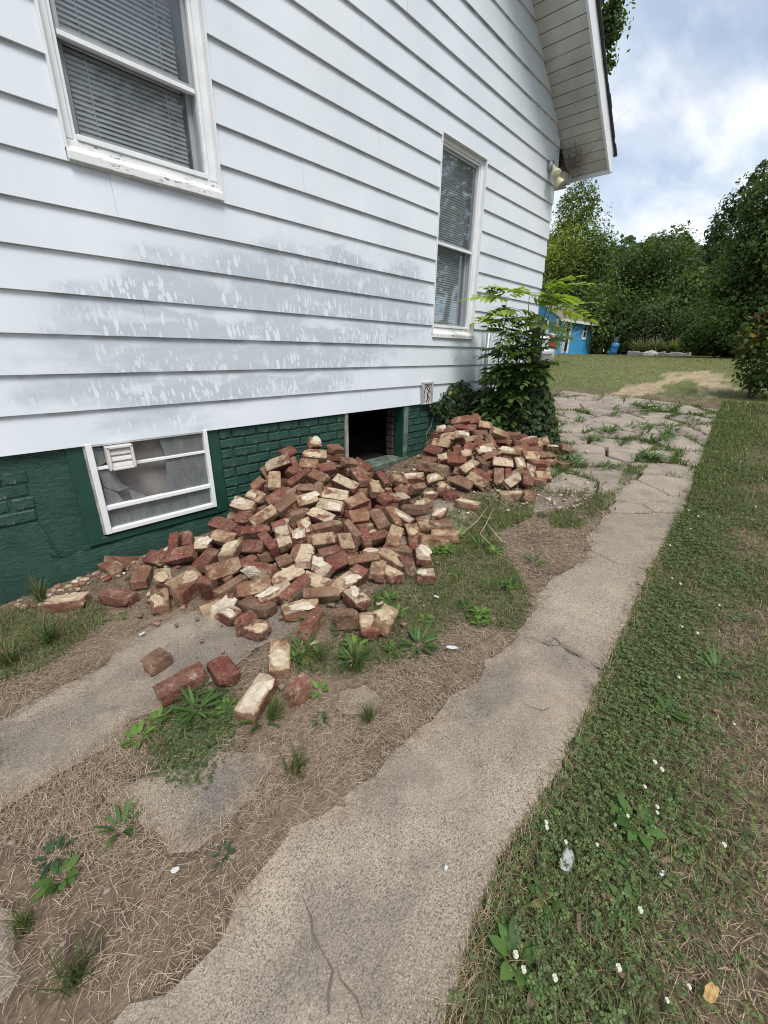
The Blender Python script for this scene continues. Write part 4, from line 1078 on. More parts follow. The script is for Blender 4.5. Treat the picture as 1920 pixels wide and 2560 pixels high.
(0,1.901,2.787,0.44,0.977,0.02,0.03,0.215,''),
(0,2.299,2.759,0.439,0.975,0.02,0.03,0.224,''),
(0,2.3,2.784,0.373,0.643,0.02,0.03,0.766,''),
(0,2.29,2.527,0.303,0.333,0.02,0.03,0.943,''),
(0,1.836,2.39,0.202,0.986,0.02,0.03,0.168,'')]
FIXED = [
(0,0.454,1.584,0.096,0.999,-0.001,-0.037,-0.018,'R','long dark red brick lying alone on the left concrete beside a patch of clover'),
(4,0.432,1.808,0.094,0.995,0.003,-0.036,0.093,'D','dirty brown half brick lying alone on the bare left concrete'),
(7,0.605,1.505,0.107,0.671,0.003,0.002,-0.741,'R','plain dark red brick end pointing down at the edge of the left concrete'),
(0,0.631,1.267,0.109,0.971,0.008,-0.032,0.238,'W','red brick crusted with thick white mortar, frontmost of the scattered bricks'),
(4,0.756,1.151,0.135,0.705,0.707,-0,0.052,'B','red half brick standing on edge with a cap of pale mortar'),
(0,0.818,1.383,0.122,0.889,0.01,-0.019,0.458,'T','brick covered by a broad slab of tan mortar, just behind the white crusted one'),
(5,0.858,1.635,0.125,0.807,-0.007,-0.009,-0.591,'W','white topped broken brick at the foot of the large heap, frontmost of three together'),
(4,0.837,1.703,0.141,0.705,0.707,0.003,0.055,'B','brown half brick wedged between two white topped bricks at the foot of the heap'),
(5,0.829,1.848,0.123,0.752,-0.003,-0.004,-0.659,'W','white mortar faced brick lying on concrete, leftmost of three at the heap foot'),
(0,0.958,1.804,0.133,0.804,-0.006,-0.009,-0.594,'D','plain dark brown brick lying flat at the foot of the large heap'),
(7,1.328,1.409,0.19,0.612,0.007,0.006,-0.791,'W','whitewashed broken brick propped at the front corner of the large heap'),
(5,1.194,1.337,0.168,0.662,0.648,-0.284,-0.249,'D','small dark brown brick under the whitewashed one at the heap corner'),
(7,1.242,1.23,0.154,0.442,0.02,0.01,-0.897,'T','tan mortared brick end in the grass at the front corner of the heap'),
(0,1.956,1.447,0.208,0.364,0.026,0.01,-0.931,'W','long brick with grey end lying in green weeds right of the large heap'),
(4,1.784,1.283,0.195,0.913,-0.01,-0.023,-0.406,'W','half brick with white top and red side in the weeds, rightmost by the large heap'),
(7,4.282,1.441,0.394,0.972,-0.008,-0.036,-0.23,'D','lone dirty brick lying on the broken concrete past the far heap'),
(0,0.276,2.691,0.082,0.951,-0.009,-0.028,-0.309,'W','white and red painted brick half sunk in dry grass, leftmost by the green wall'),
(0,0.484,2.514,0.098,0.846,-0.008,-0.013,-0.534,'R','dark red brick with a white mortar top lying by the green wall'),
(0,0.652,2.625,0.12,0.873,0.009,-0.017,0.487,'B','rusty brown brick leaning flat at the left end of the large heap'),
(0,0.628,2.279,0.108,0.573,0.01,0.007,-0.82,'T','lumpy tan mortar covered brick lying at the left end of the large heap'),
(7,0.71,2.422,0.164,0.596,0.009,0.006,-0.803,'T','tan brick tucked behind the lumpy mortared one at the left end of the heap'),
(0,0.777,2.234,0.137,0.68,0.691,0.15,0.195,'R','long smooth red brick on edge in front of the left end of the heap'),
(0,0.954,2.351,0.223,0.947,0.009,-0.028,0.32,'R','long red brick tilted over others left of the heap centre'),
(0,1.079,2.287,0.262,0.927,0.01,-0.025,0.375,'T','tan brick leaning upright among red ones left of the heap centre'),
(0,1.111,2.011,0.212,0.599,0.587,-0.394,-0.377,'T','wide rough tan mortar block at the front of the large heap'),
(0,0.936,2.041,0.149,0.701,0.706,0.038,0.089,'D','large plain brown brick on edge at the front of the large heap'),
(0,1.36,1.894,0.263,0.931,0.01,-0.026,0.364,'W','pale mortar faced brick standing out at the middle of the large heap'),
(0,1.659,1.486,0.185,0.673,0.003,0.002,-0.74,'T','long red and tan brick pointing out at the right front of the large heap'),
(0,3.232,1.485,0.307,0.912,-0.011,-0.024,-0.409,'T','yellow tan brick flat at the front of the far heap'),
(4,3.267,1.344,0.327,0.629,0.615,-0.35,-0.322,'B','red half brick on edge at the front right corner of the far heap'),
(0,2.845,1.67,0.276,0.723,-0.001,-0.001,-0.691,'T','buff brick lying on concrete in front of the far heap'),
(4,2.917,1.889,0.282,0.848,-0.009,-0.015,-0.529,'R','small red half brick before the far heap'),
(5,2.815,2.034,0.274,0.922,-0.011,-0.025,-0.386,'T','broken brick with tan top between the two heaps'),
(0,4.769,1.816,0.433,0.833,-0.009,-0.013,-0.553,'W','white faced brick at the far right end of the far heap'),
(0,2.404,1.88,0.292,0.869,-0.01,-0.017,-0.495,'D','weathered dark wide brick right of the large heap'),
(8,3.138,2.272,0.417,0.484,0.486,-0.513,-0.516,'T','long yellowish crumbling block with holes at the left side of the far heap')]
# ================================================================== BRICKS
VDIM = {0: (.2, .095, .06), 1: (.2, .095, .06), 2: (.2, .092, .058), 3: (.198, .095, .062), 4: (.1, .095, .06), 5: (.125, .093, .06), 6: (.2, .095, .06), 7: (.15, .095, .06), 8: (.34, .095, .075)}
shape_cache = {}
def brick_shape(v):
    """rough edged brick: bevelled box, knocked corners, uneven faces"""
    if v in shape_cache: return shape_cache[v]
    r_ = random.Random(100+v); L, W, H = VDIM[v]; bm = bmesh.new(); bmesh.ops.create_cube(bm, size=1)
    for w in bm.verts: w.co = Vector((w.co.x*L, w.co.y*W, w.co.z*H))
    bmesh.ops.bevel(bm, geom=list(bm.edges), offset=.0045, segments=1, affect='EDGES')
    le = [e for e in bm.edges if e.calc_length() > .03]
    bmesh.ops.subdivide_edges(bm, edges=le, cuts=3, use_grid_fill=True)
    chips = []
    for k in range(r_.choice((3, 4, 5, 6))):
        chips.append((Vector((r_.choice((-1, 1))*L/2, r_.choice((-1, 1, r_.uniform(-1, 1)))*W/2, r_.choice((-1, 1))*H/2)), r_.uniform(.018, .042)))
    broken = v in (4, 5, 7)
    for w in bm.verts:
        p = w.co.copy(); s = 1.0
        w.co += Vector((noise.noise(p*45+Vector((v*3, 0, 0))), noise.noise(p*45+Vector((0, v*5, 9))), noise.noise(p*45+Vector((7, 0, v*2)))))*.0022
        for c, rad in chips:
            d = (p-c).length
            if d < rad: w.co = w.co + (-c.normalized())*(rad-d)*.62
        if broken and p.x < -L/2+.03:      # snapped end, ragged and slanted
            w.co.x += .022*noise.noise(Vector((p.y*38, p.z*38, v)))+.16*p.y*(1 if v != 5 else -1)
    me = bpy.data.meshes.new('brick'); bm.to_mesh(me); bm.free(); shape_cache[v] = me; return me
bmesh_cache = {}
def brick_mesh(v, k):
    if (v, k) not in bmesh_cache:
        me = brick_shape(v).copy(); me.materials.append(M['brick'+k]); bmesh_cache[(v, k)] = me
    return bmesh_cache[(v, k)]
mort_cache = []
for i in range(6):
    bm = bmesh.new(); bmesh.ops.create_icosphere(bm, subdivisions=3, radius=1)
    for w in bm.verts:
        p = w.co.copy(); n_ = .35*noise.noise(p*4+Vector((0, i*3, 1)))+ noise.noise(p*1.7+Vector((i*7, 0, 0)))
        w.co = Vector((p.x*(.052+.03*n_), p.y*(.032+.02*n_), max(-.15, p.z)*(.008+.005*noise.noise(p*3+Vector((0, i*4, 0)))+.004*noise.noise(p*9+Vector((0, i*4, 5))))))
    me = bpy.data.meshes.new('mortar'); bm.to_mesh(me); bm.free(); me.materials.append(M['mortar']); mort_cache.append(me)
KINDN = {'R': ('dark red painted', 'red painted'), 'B': ('rough brown', 'brown'), 'T': ('tan mortar stained', 'tan'), 'W': ('white mortar caked', 'white caked'), 'D': ('dark dirty', 'dark dirty')}
rk = random.Random(21)
def put_brick(v, p, q, k, label, group=None, mortar=False, face=1):
    o = bpy.data.objects.new('brick', brick_mesh(v, k)); C.objects.link(o)
    o.rotation_mode = 'QUATERNION'; o.location = p; o.rotation_quaternion = q; tag(o, label, 'brick', group)
    if mortar:
        L, W, H = VDIM[v]; c = bpy.data.objects.new('mortar', mort_cache[rk.randrange(6)]); C.objects.link(c); c.parent = o
        c.location = (rk.uniform(-.25, .25)*L, rk.uniform(-.18, .18)*W, face*H/2*.97); c.rotation_euler = (0 if face > 0 else math.pi, 0, rk.uniform(-.4, .4)); s = min(1.15, L/.16); c.scale = (s*rk.uniform(.8, 1.25), rk.uniform(.75, 1.15), rk.uniform(.6, 1.3))
    return o
for v, px_, py_, pz_, qw, qx, qy, qz, k, lab in FIXED:
    put_brick(v, (px_, py_, pz_), (qw, qx, qy, qz), k, lab, None, k in 'TW' and v != 8, 1)
ORD = ['leftmost', 'second from left', 'third from left', 'fourth from left', 'fifth from left', 'sixth from left', 'seventh from left', 'eighth from left', 'ninth from left', 'tenth from left', 'eleventh from left', 'twelfth from left']
heap = []
for d in HEAP:
    v, x, y, z, qw, qx, qy, qz, kk = d
    far_ = x > 2.92
    k = rk.choices('RBTWD', (30, 29, 23, 11, 7) if not far_ else (33, 31, 26, 5, 5))[0]
    k = kk or k
    rot_ = Quaternion((qw, qx, qy, qz)); up = rot_ @ Vector((0, 0, 1)); ln = rot_ @ Vector((1, 0, 0))
    pose = 'on end' if abs(ln.z) > .72 else ('steeply tilted' if abs(ln.z) > .38 else ('on edge' if abs(up.z) < .5 else ('flat' if abs(up.z) > .93 else 'tilted')))
    hgt = z-float(g(x))
    if far_: hp = 'far'; zone = ('left', 'middle', 'right')[min(2, int((x-2.92)/.72))]; lev = 'top' if hgt > .27 else ('slope' if hgt > .10 else 'foot')
    else: hp = 'large'; zone = ('left end', 'left half', 'middle', 'right half')[min(3, int((x-.5)/.62))]; lev = 'top' if hgt > .27 else ('slope' if hgt > .10 else 'foot')
    px_ = (np.array([x, y, z-EYE]) @ c_r)/(np.array([x, y, z-EYE]) @ c_f)
    lab = f"{KINDN[k][1]} {'half' if v in (4, 5, 7) else 'whole'} brick {'lying ' if pose in ('flat', 'tilted', 'steeply tilted') else 'standing '}{pose} at the {lev}, {zone} of the {hp} heap"
    heap.append((lab, px_, d, k, hp, up.z))
byl = {}
for h in heap: byl.setdefault(h[0], []).append(h[1])
for lab, px_, d, k, hp, upz in heap:
    v, x, y, z, qw, qx, qy, qz, kk = d; lst = sorted(byl[lab]); i = lst.index(px_); full = lab
    if len(lst) > 1: full = ORD[min(i, 11)]+' '+lab.replace(' brick lying ', ' brick ').replace(' brick standing ', ' brick ')
    full = full.replace(' at the ', ', ').replace(' of the ', ', ') if len(full.split()) > 16 else full
    full = full.replace(' brick lying ', ' brick ').replace(' brick standing ', ' brick ').replace(' half, the', ' half,') if len(full.split()) > 16 else full
    put_brick(v, (x, y, z), (qw, qx, qy, qz), k, full, f"loose bricks of the {hp} heap", k in 'TW' and rk.random() < .6, 1 if upz >= 0 else -1)
# crumbs of mortar and brick round the heaps: uncountable
def chunks(name, n, sampler, smin, smax, mats, seed):
    r_ = np.random.default_rng(seed); base = np.array([(-1,-1,-1),(1,-1,-1),(1,1,-1),(-1,1,-1),(-1,-1,1),(1,-1,1),(1,1,1),(-1,1,1)], float)*.5
    F_ = np.array([(0,3,2,1),(4,5,6,7),(0,1,5,4),(1,2,6,5),(2,3,7,6),(3,0,4,7)])
    V = []; Q = []; cols = []
    for i in range(n):
        x, y, z = sampler(r_); s = smin+(smax-smin)*r_.random()**2.5
        v = base*(1+r_.normal(0, .22, (8, 3)))*s*np.array([1.3, 1, .7]); a = r_.random()*6.28; c_, s_ = math.cos(a), math.sin(a)
        v = v @ np.array([[c_, -s_, 0], [s_, c_, 0], [0, 0, 1]]); V.append(v+[x, y, z+s*.25]); Q.append(F_+8*i)
        cols.append(np.tile(mats[r_.integers(len(mats))]*np.array(r_.uniform(.75, 1.2)), (8, 1)))
    return tag(link(name, mesh_np(name, np.concatenate(V), np.concatenate(Q), np.concatenate(cols)), M['straw']), kind='stuff')
CR = [np.array(c) for c in ((.42, .34, .24), (.55, .48, .38), (.20, .07, .05), (.26, .15, .10), (.18, .14, .11))]
def around_heap(r_):
    while True:
        if r_.random() < .6: x, y = r_.uniform(.5, 3.0), r_.uniform(1.1, 2.95)
        else: x, y = r_.uniform(2.6, 5.1), r_.uniform(1.25, 2.9)
        c = min(math.hypot((x-1.75)/1.25, (y-2.3)/1.05), math.hypot((x-3.9)/1.25, (y-2.3)/1.0))
        if r_.random() < math.exp(-max(0, c-.75)*5): return x, y, float(g(x))+.02
def pick(r_, n, box, fn):
    """n points in a box kept with probability fn(x, y)"""
    out = []; got = 0
    for _ in range(60):
        x = r_.uniform(box[0], box[1], n*2); y = r_.uniform(box[2], box[3], n*2); k = r_.random(n*2) < fn(x, y); out.append(np.stack([x[k], y[k]], -1)); got += k.sum()
        if got >= n: break
    return np.concatenate(out)[:n]
chunks('rubble', 1500, around_heap, .006, .03, CR, 4)
chunks('rubble_gravel', 130, lambda r_: (lambda q: (q[0], q[1], float(g(q[0]))+.012))(G(r_.uniform(1290, 1470), r_.uniform(1212, 1275))), .006, .028, [np.array(c) for c in ((.48, .42, .36), (.40, .335, .27), (.33, .27, .22))], 5)
chunks('soil_crumbs', 1300, lambda r_: (lambda x, y: (x, y, float(ground_z(x, y))-.002))(*pick(r_, 1, (-.5, 2.6, .4, 2.6), lambda x, y: (y_edge(x)-y < -.05)*~concrete_here(x, y)*(fbm(x, y, 3, 2) < .52))[0]), .004, .014, [np.array(c) for c in ((.17, .12, .09), (.12, .085, .065), (.24, .185, .14), (.30, .26, .22))], 9)
chunks('rubble_wall_base', 240, lambda r_: (lambda x: (x, 2.94-abs(r_.normal(0, .07)), float(ground_z(x, 2.9))))(r_.uniform(.05, .95)), .008, .032, CR, 6)

# ================================================================== PLANTS: builders
def unit(a): return a/np.maximum(np.linalg.norm(a, axis=-1, keepdims=True), 1e-9)
def leaves_np(P, T, N, L, W, colr, curl=.12):
    n = len(P); T = unit(T); S = unit(np.cross(T, N)); N = np.cross(S, T); L = np.broadcast_to(L, (n,))[:, None]; W = np.broadcast_to(W, (n,))[:, None]
    V = np.stack([P, P+T*L*.28+S*W*.42, P+T*L*.28-S*W*.42, P+T*L*.66+S*W*.40-N*L*curl*.4, P+T*L*.66-S*W*.40-N*L*curl*.4, P+T*L-N*L*curl, ], 1)
    V[:, 1:5:1] += (N*W*.10)[:, None]
    b = np.arange(n)[:, None]*6
    F_ = np.concatenate([b+np.array([[0, 1, 2]]), b+np.array([[2, 1, 3]]), b+np.array([[2, 3, 4]]), b+np.array([[4, 3, 5]])], 0)
    return V.reshape(-1, 3), F_, np.repeat(colr, 6, axis=0)
def rhomb_np(P, T, N, L, W, colr):
    n = len(P); T = unit(T); S = unit(np.cross(T, N)); L = np.broadcast_to(L, (n,))[:, None]; W = np.broadcast_to(W, (n,))[:, None]
    V = np.stack([P-T*L*.5, P+S*W*.5, P+T*L*.5, P-S*W*.5], 1); Q = np.arange(n*4).reshape(-1, 4)
    return V.reshape(-1, 3), Q, np.repeat(colr, 4, axis=0)
def blades(name, P, L, W, lean, az, colr, mat='blade', kind='stuff', parent=None, bend=1.0):
    n = len(P); d = np.stack([np.cos(az), np.sin(az), 0*az], -1); s = np.stack([-np.sin(az), np.cos(az), 0*az], -1); up = np.array([0, 0, 1.])
    L = L[:, None]; W = W[:, None]; l0 = (lean*(1-.5*bend))[:, None]; l1 = (lean*(1+.5*bend))[:, None]
    mid = P + (d*np.sin(l0)+up*np.cos(l0))*L*.5; tip = mid + (d*np.sin(l1)+up*np.cos(l1))*L*.5
    V = np.stack([P-s*W*.5, P+s*W*.5, mid-s*W*.45, mid+s*W*.45, tip-s*W*.08, tip+s*W*.08], 1).reshape(-1, 3)
    b = np.arange(n)[:, None]*6; Q = np.concatenate([b+np.array([[0, 1, 3, 2]]), b+np.array([[2, 3, 5, 4]])], 0)
    me = mesh_np(name, V, Q, np.repeat(colr, 6, axis=0)); o = link(name, me, M[mat], parent)
    return tag(o, kind=kind) if kind else o
def greens(r_, n, a, b, yellow=.15, var=.25):
    t = r_.random(n)[:, None]; c = np.array(a)*(1-t)+np.array(b)*t; y = (r_.random(n) < yellow)[:, None]
    c = np.where(y, np.array([.20, .165, .075])*r_.uniform(.7, 1.2, (n, 1)), c); return c*r_.uniform(1-var, 1+var, (n, 1))

# ---- straw litter between the slabs
def straw_w(x, y):
    d = y_edge(x)-y; m = (d < -.02) & (y < 2.93); c = concrete_here(x, y)
    gr = np.zeros(x.shape, bool)
    for p in thatch_polys_green['weeds']: gr |= inpoly(x, y, p)
    eg = ~(concrete_here(x+.045, y+.045) & concrete_here(x-.045, y-.045) & concrete_here(x+.045, y-.045) & concrete_here(x-.045, y+.045))
    w = np.where(c, np.where(eg, .62, .014), 1.0)*np.where(gr, .35, 1.0)*m
    return w*np.clip((fbm(x, y, 3, 2)-.22)*2.2, .10, 1)*np.clip(1.25-x/4.5, .12, 1)
r_ = np.random.default_rng(1)
P2 = pick(r_, 150000, (-.75, 4.6, .3, 2.93), straw_w)
n = len(P2); P2 = P2 + r_.normal(0, .012, P2.shape)
onc = concrete_here(P2[:, 0], P2[:, 1])
Pz = ground_z(P2[:, 0], P2[:, 1])+np.where(onc, .012, 0)+r_.uniform(0, .016, n)
cs = np.array([.285, .215, .155])*r_.uniform(.45, 1.4, (n, 1))*np.array([1, 1, 1]); cs = np.where((r_.random(n) < .24)[:, None], np.array([.46, .375, .27])*r_.uniform(.7, 1.1, (n, 1)), cs)
flow = 2.4+1.3*(fbm(P2[:, 0], P2[:, 1], 1.6, 4)-.5)*4
blades('straw', np.column_stack([P2, Pz]), r_.uniform(.014, .055, n), r_.uniform(.0007, .0017, n)*(1+np.clip(P2[:, 0]-1, 0, 3)*.4), r_.normal(1.47, .13, n), flow+r_.normal(0, .9, n)+math.pi*(r_.random(n) < .5), cs, 'straw', bend=.12)
# straw and dry stems that overhang the right edge of the concrete
k = 2600; xx = r_.uniform(.2, 3.2, k); yy = y_edge(xx)-np.abs(r_.normal(0, .03, k))+.012
blades('straw_edge', np.column_stack([xx, yy, g(xx)+.008]), r_.uniform(.02, .075, k), r_.uniform(.0009, .0018, k), r_.normal(1.15, .3, k), r_.normal(.2, .8, k)+math.pi*(r_.random(k) < .4), np.array([.34, .26, .17])*r_.uniform(.6, 1.3, (k, 1)), 'straw', bend=.3)

# ---- turf right of the concrete: short grass, then clover leaves
def turf_w(x, y):
    d = y_edge(x)-y; b = np.clip(1-np.clip((fbm(x, y, 2.3, 7)-.33)*4, 0, 1)*np.clip((d-.18)*5, 0, 1)*.80, .12, 1)
    return (d > -.018)*b*np.where(d > .9, .35, 1)*np.clip(2.4/(1+np.maximum(x, .3)*.9), .12, 1)
P2 = pick(r_, 90000, (-.2, 9.0, -1.6, .72), turf_w); n = len(P2)
cg = greens(r_, n, (.085, .115, .044), (.155, .185, .075), .24, .35)
blades('turf_grass', np.column_stack([P2, ground_z(P2[:, 0], P2[:, 1])]), r_.uniform(.018, .055, n)*(1+.6*(P2[:, 0] > 4)), r_.uniform(.0016, .0034, n)*(1+np.clip(P2[:, 0]-2, 0, 6)*.35), r_.normal(.85, .35, n), r_.uniform(0, 6.28, n), cg)
d_ = lambda x, y: y_edge(x)-y
dryw = lambda x, y: (y_edge(x)-y > -.015)*np.clip((fbm(x, y, 2.3, 7)-.32)*4, .08, 1)*np.clip((d_(x, y)-.05)*5, .15, 1)*np.clip(2/(1+np.maximum(x, .3)), .1, 1)
P2 = pick(r_, 30000, (0, 6.5, -1.4, .6), dryw); n = len(P2)
blades('straw_turf', np.column_stack([P2, ground_z(P2[:, 0], P2[:, 1])+.006]), r_.uniform(.02, .06, n), r_.uniform(.0010, .0022, n), r_.normal(1.35, .2, n), r_.uniform(0, 6.28, n), np.array([.32, .245, .165])*r_.uniform(.5, 1.35, (n, 1)), 'straw', bend=.2)
def clover(name, P2, hmin, hmax, rad, c0, c1):
    n = len(P2); h = r_.uniform(hmin, hmax, n); base = np.column_stack([P2, ground_z(P2[:, 0], P2[:, 1])+h]); a0 = r_.uniform(0, 6.28, n); V = []; Cc = []; tilt = r_.normal(0, .3, (n, 2))
    cc = greens(r_, n, c0, c1, .02, .3); R_ = r_.uniform(.7, 1.25, n)*rad*(1+np.clip(P2[:, 0]-2, 0, 5)*.2)
    allV = []; allQ = []; allC = []
    for k in range(3):
        a = a0+k*2.094; T = np.stack([np.cos(a), np.sin(a), .12+tilt[:, 0]], -1); N = np.stack([tilt[:, 0], tilt[:, 1], np.ones(n)], -1)
        v, q, c = rhomb_np(base+unit(T)*(R_*.55)[:, None], T, unit(N), R_*1.0, R_*.95, cc); allV.append(v); allQ.append(q+len(v)*k); allC.append(c)
    o = link(name, mesh_np(name, np.concatenate(allV), np.concatenate(allQ), np.concatenate(allC)), M['leaf']); return tag(o, kind='stuff')
def clov_w(x, y):
    d = y_edge(x)-y; return (d > 0)*np.clip(1.15-np.abs(d-.12)*2.6, .04, 1)*np.clip((fbm(x, y, 3.1, 15)-.28)*4, .05, 1)*np.clip(2.4/(1+np.maximum(x, .3)*.8), .15, 1)
P2 = pick(r_, 15000, (.1, 8.0, -1.4, .7), clov_w)
clover('clover', P2, .012, .042, .0088, (.080, .125, .044), (.150, .205, .078))
pc = thatch_polys_green['weeds'][2]
P2 = pick(r_, 1350, (min(p[0] for p in pc), max(p[0] for p in pc), min(p[1] for p in pc), max(p[1] for p in pc)), lambda x, y: inpoly(x, y, pc)*np.clip((fbm(x, y, 7, 51)-.3)*3.5, .05, 1))
P2 = P2+r_.normal(0, .03, P2.shape)
clover('clover_patch', P2, .006, .035, .0085, (.060, .098, .036), (.115, .165, .060))

# ---- green weeds and thin grass in the strip between the slabs, and in the joints of the far plates
def mid_w(x, y):
    m = np.zeros(x.shape)
    for i, p in enumerate(thatch_polys_green['weeds']): m = np.maximum(m, inpoly(x, y, p)*(.85, 1, .5, .8, 1, 1)[i])
    return m*np.clip((fbm(x, y, 4, 9)-.25)*3, .06, 1)*np.clip(2/(1+np.maximum(x, .4)*.5), .2, 1)
P2 = pick(r_, 26000, (-.5, 6.5, .4, 3.0), mid_w); n = len(P2)
blades('weed_grass', np.column_stack([P2, ground_z(P2[:, 0], P2[:, 1])+.004]), r_.uniform(.02, .065, n), r_.uniform(.0016, .0034, n)*(1+np.clip(P2[:, 0]-2, 0, 4)*.3), r_.normal(.85, .35, n), r_.uniform(0, 6.28, n), greens(r_, n, (.075, .115, .036), (.155, .205, .07), .22, .35))
def joint_w(x, y):
    m = inpoly(x, y, far_poly)*1.0
    for q in far_plates: m *= ~inpoly(x, y, q)
    return m*np.clip((fbm(x, y, 1.6, 41)-.36)*4.5, .0, 1)
P2 = pick(r_, 9000, (min(bx), max(bx), min(by), max(by)), joint_w); n = len(P2)
P2 = P2+r_.normal(0, .035, P2.shape)
blades('joint_grass', np.column_stack([P2, g(P2[:, 0])]), r_.uniform(.03, .11, n), r_.uniform(.004, .011, n), r_.normal(.95, .35, n), r_.uniform(0, 6.28, n), greens(r_, n, (.055, .095, .025), (.115, .17, .045), .1, .3))
# ---- back lawn
def lawn_w(x, y):
    m = ((x > 8.6) | (y > 3.3))*1.0; m *= ~inpoly(x, y, far_poly); m *= ~inpoly(x, y, gravel); return m*np.clip(14/(x*x/9+4), .05, 1)*(.35+.65*fbm(x, y, .8, 3))
P2 = pick(r_, 90000, (5.6, 31, -4, 13), lawn_w); n = len(P2)
blades('lawn_grass', np.column_stack([P2, ground_z(P2[:, 0], P2[:, 1])]), r_.uniform(.02, .05, n), r_.uniform(.004, .008, n)*(P2[:, 0]/9), r_.normal(1.05, .3, n), r_.uniform(0, 6.28, n), greens(r_, n, (.10, .125, .045), (.175, .195, .075), .25, .22))

# ---- counted weeds
def rosette(n, L, W, elev, c0, c1, seed, jit=.25):
    q = np.random.default_rng(seed); az = np.arange(n)*2.4+q.normal(0, .25, n); el = elev+q.normal(0, jit, n)*.6; T = np.stack([np.cos(az)*np.cos(el), np.sin(az)*np.cos(el), np.sin(el)], -1)
    N = np.stack([-np.cos(az)*np.sin(el), -np.sin(az)*np.sin(el), np.cos(el)], -1)
    P = np.stack([np.cos(az)*.012, np.sin(az)*.012, np.full(n, .012)], -1)+T*(L*.12)
    v, f, c = leaves_np(P, T, N, L*q.uniform(.6, 1.15, n), W*q.uniform(.75, 1.15, n), greens(q, n, c0, c1, .03, .2), .22)
    return mesh_np('leaves', v, f, c, False)
def tuft_mesh(n, L, W, c0, c1, yellow, seed, spread=.8):
    q = np.random.default_rng(seed); az = q.uniform(0, 6.28, n); lean = np.abs(q.normal(spread*.75, .35, n)); P = np.column_stack([q.normal(0, .012, (n, 2)), np.full(n, .0)])
    d = np.stack([np.cos(az), np.sin(az), 0*az], -1); s = np.stack([-np.sin(az), np.cos(az), 0*az], -1); LL = (L*q.uniform(.5, 1.1, n))[:, None]; WW = (W*q.uniform(.7, 1.2, n))[:, None]
    pts = [P]; a = lean*.35
    for k in range(3): pts.append(pts[-1]+(d*np.sin(a)[:, None]+np.array([0, 0, 1.])*np.cos(a)[:, None])*LL/3); a = a+lean*.5
    V = np.stack([z for p, w in zip(pts, (.8, 1, .75, .1)) for z in (p-s*WW*w*.5, p+s*WW*w*.5)], 1).reshape(-1, 3); b = np.arange(n)[:, None]*8
    Q = np.concatenate([b+np.array([[0, 1, 3, 2]]), b+np.array([[2, 3, 5, 4]]), b+np.array([[4, 5, 7, 6]])], 0)
    return mesh_np('blades', V, Q, np.repeat(greens(q, n, c0, c1, yellow, .25), 8, axis=0))
WM = {'plantain': [rosette(n_, .085, .042, .45, (.050, .11, .026), (.10, .185, .045), 5+n_) for n_ in (7, 9, 11)],
      'bright': [rosette(n_, .075, .032, .55, (.085, .17, .035), (.15, .26, .055), 15+n_) for n_ in (10, 13)],
      'narrow': [rosette(n_, .12, .018, .6, (.045, .10, .026), (.10, .18, .05), 25+n_) for n_ in (16, 22)],
      'dark': [rosette(n_, .06, .018, .3, (.035, .07, .035), (.06, .11, .055), 35+n_) for n_ in (18, 24)],
      'tuft': [tuft_mesh(n_, .13, .0035, (.055, .09, .028), (.10, .15, .045), .25, 45+n_) for n_ in (60, 85)],
      'tall': [tuft_mesh(n_, .24, .006, (.045, .085, .028), (.095, .15, .05), .18, 55+n_, .95) for n_ in (55, 70)]}
for lst in WM.values():
    for me in lst: me.materials.append(M['leaf'])
wk = random.Random(8)
def weed(kind, dx, dy, s, label, group=None):
    x, y, z = D(dx, dy); nm = {'plantain': 'broadleaf_weed', 'bright': 'broadleaf_weed', 'narrow': 'narrow_leaf_weed', 'dark': 'low_weed', 'tuft': 'grass_tuft', 'tall': 'tall_grass_tuft'}[kind]
    o = link(nm, wk.choice(WM[kind])); o.location = (x, y, float(ground_z(x, y))+.004); o.rotation_euler = (wk.gauss(0, .08), wk.gauss(0, .08), wk.uniform(0, 6.28)); s *= .62 if kind in ('plantain', 'dark') else .85; o.scale = (s, s, s*wk.uniform(.85, 1.15))
    return tag(o, label, 'grass' if 'tuft' in nm else 'weed', group)
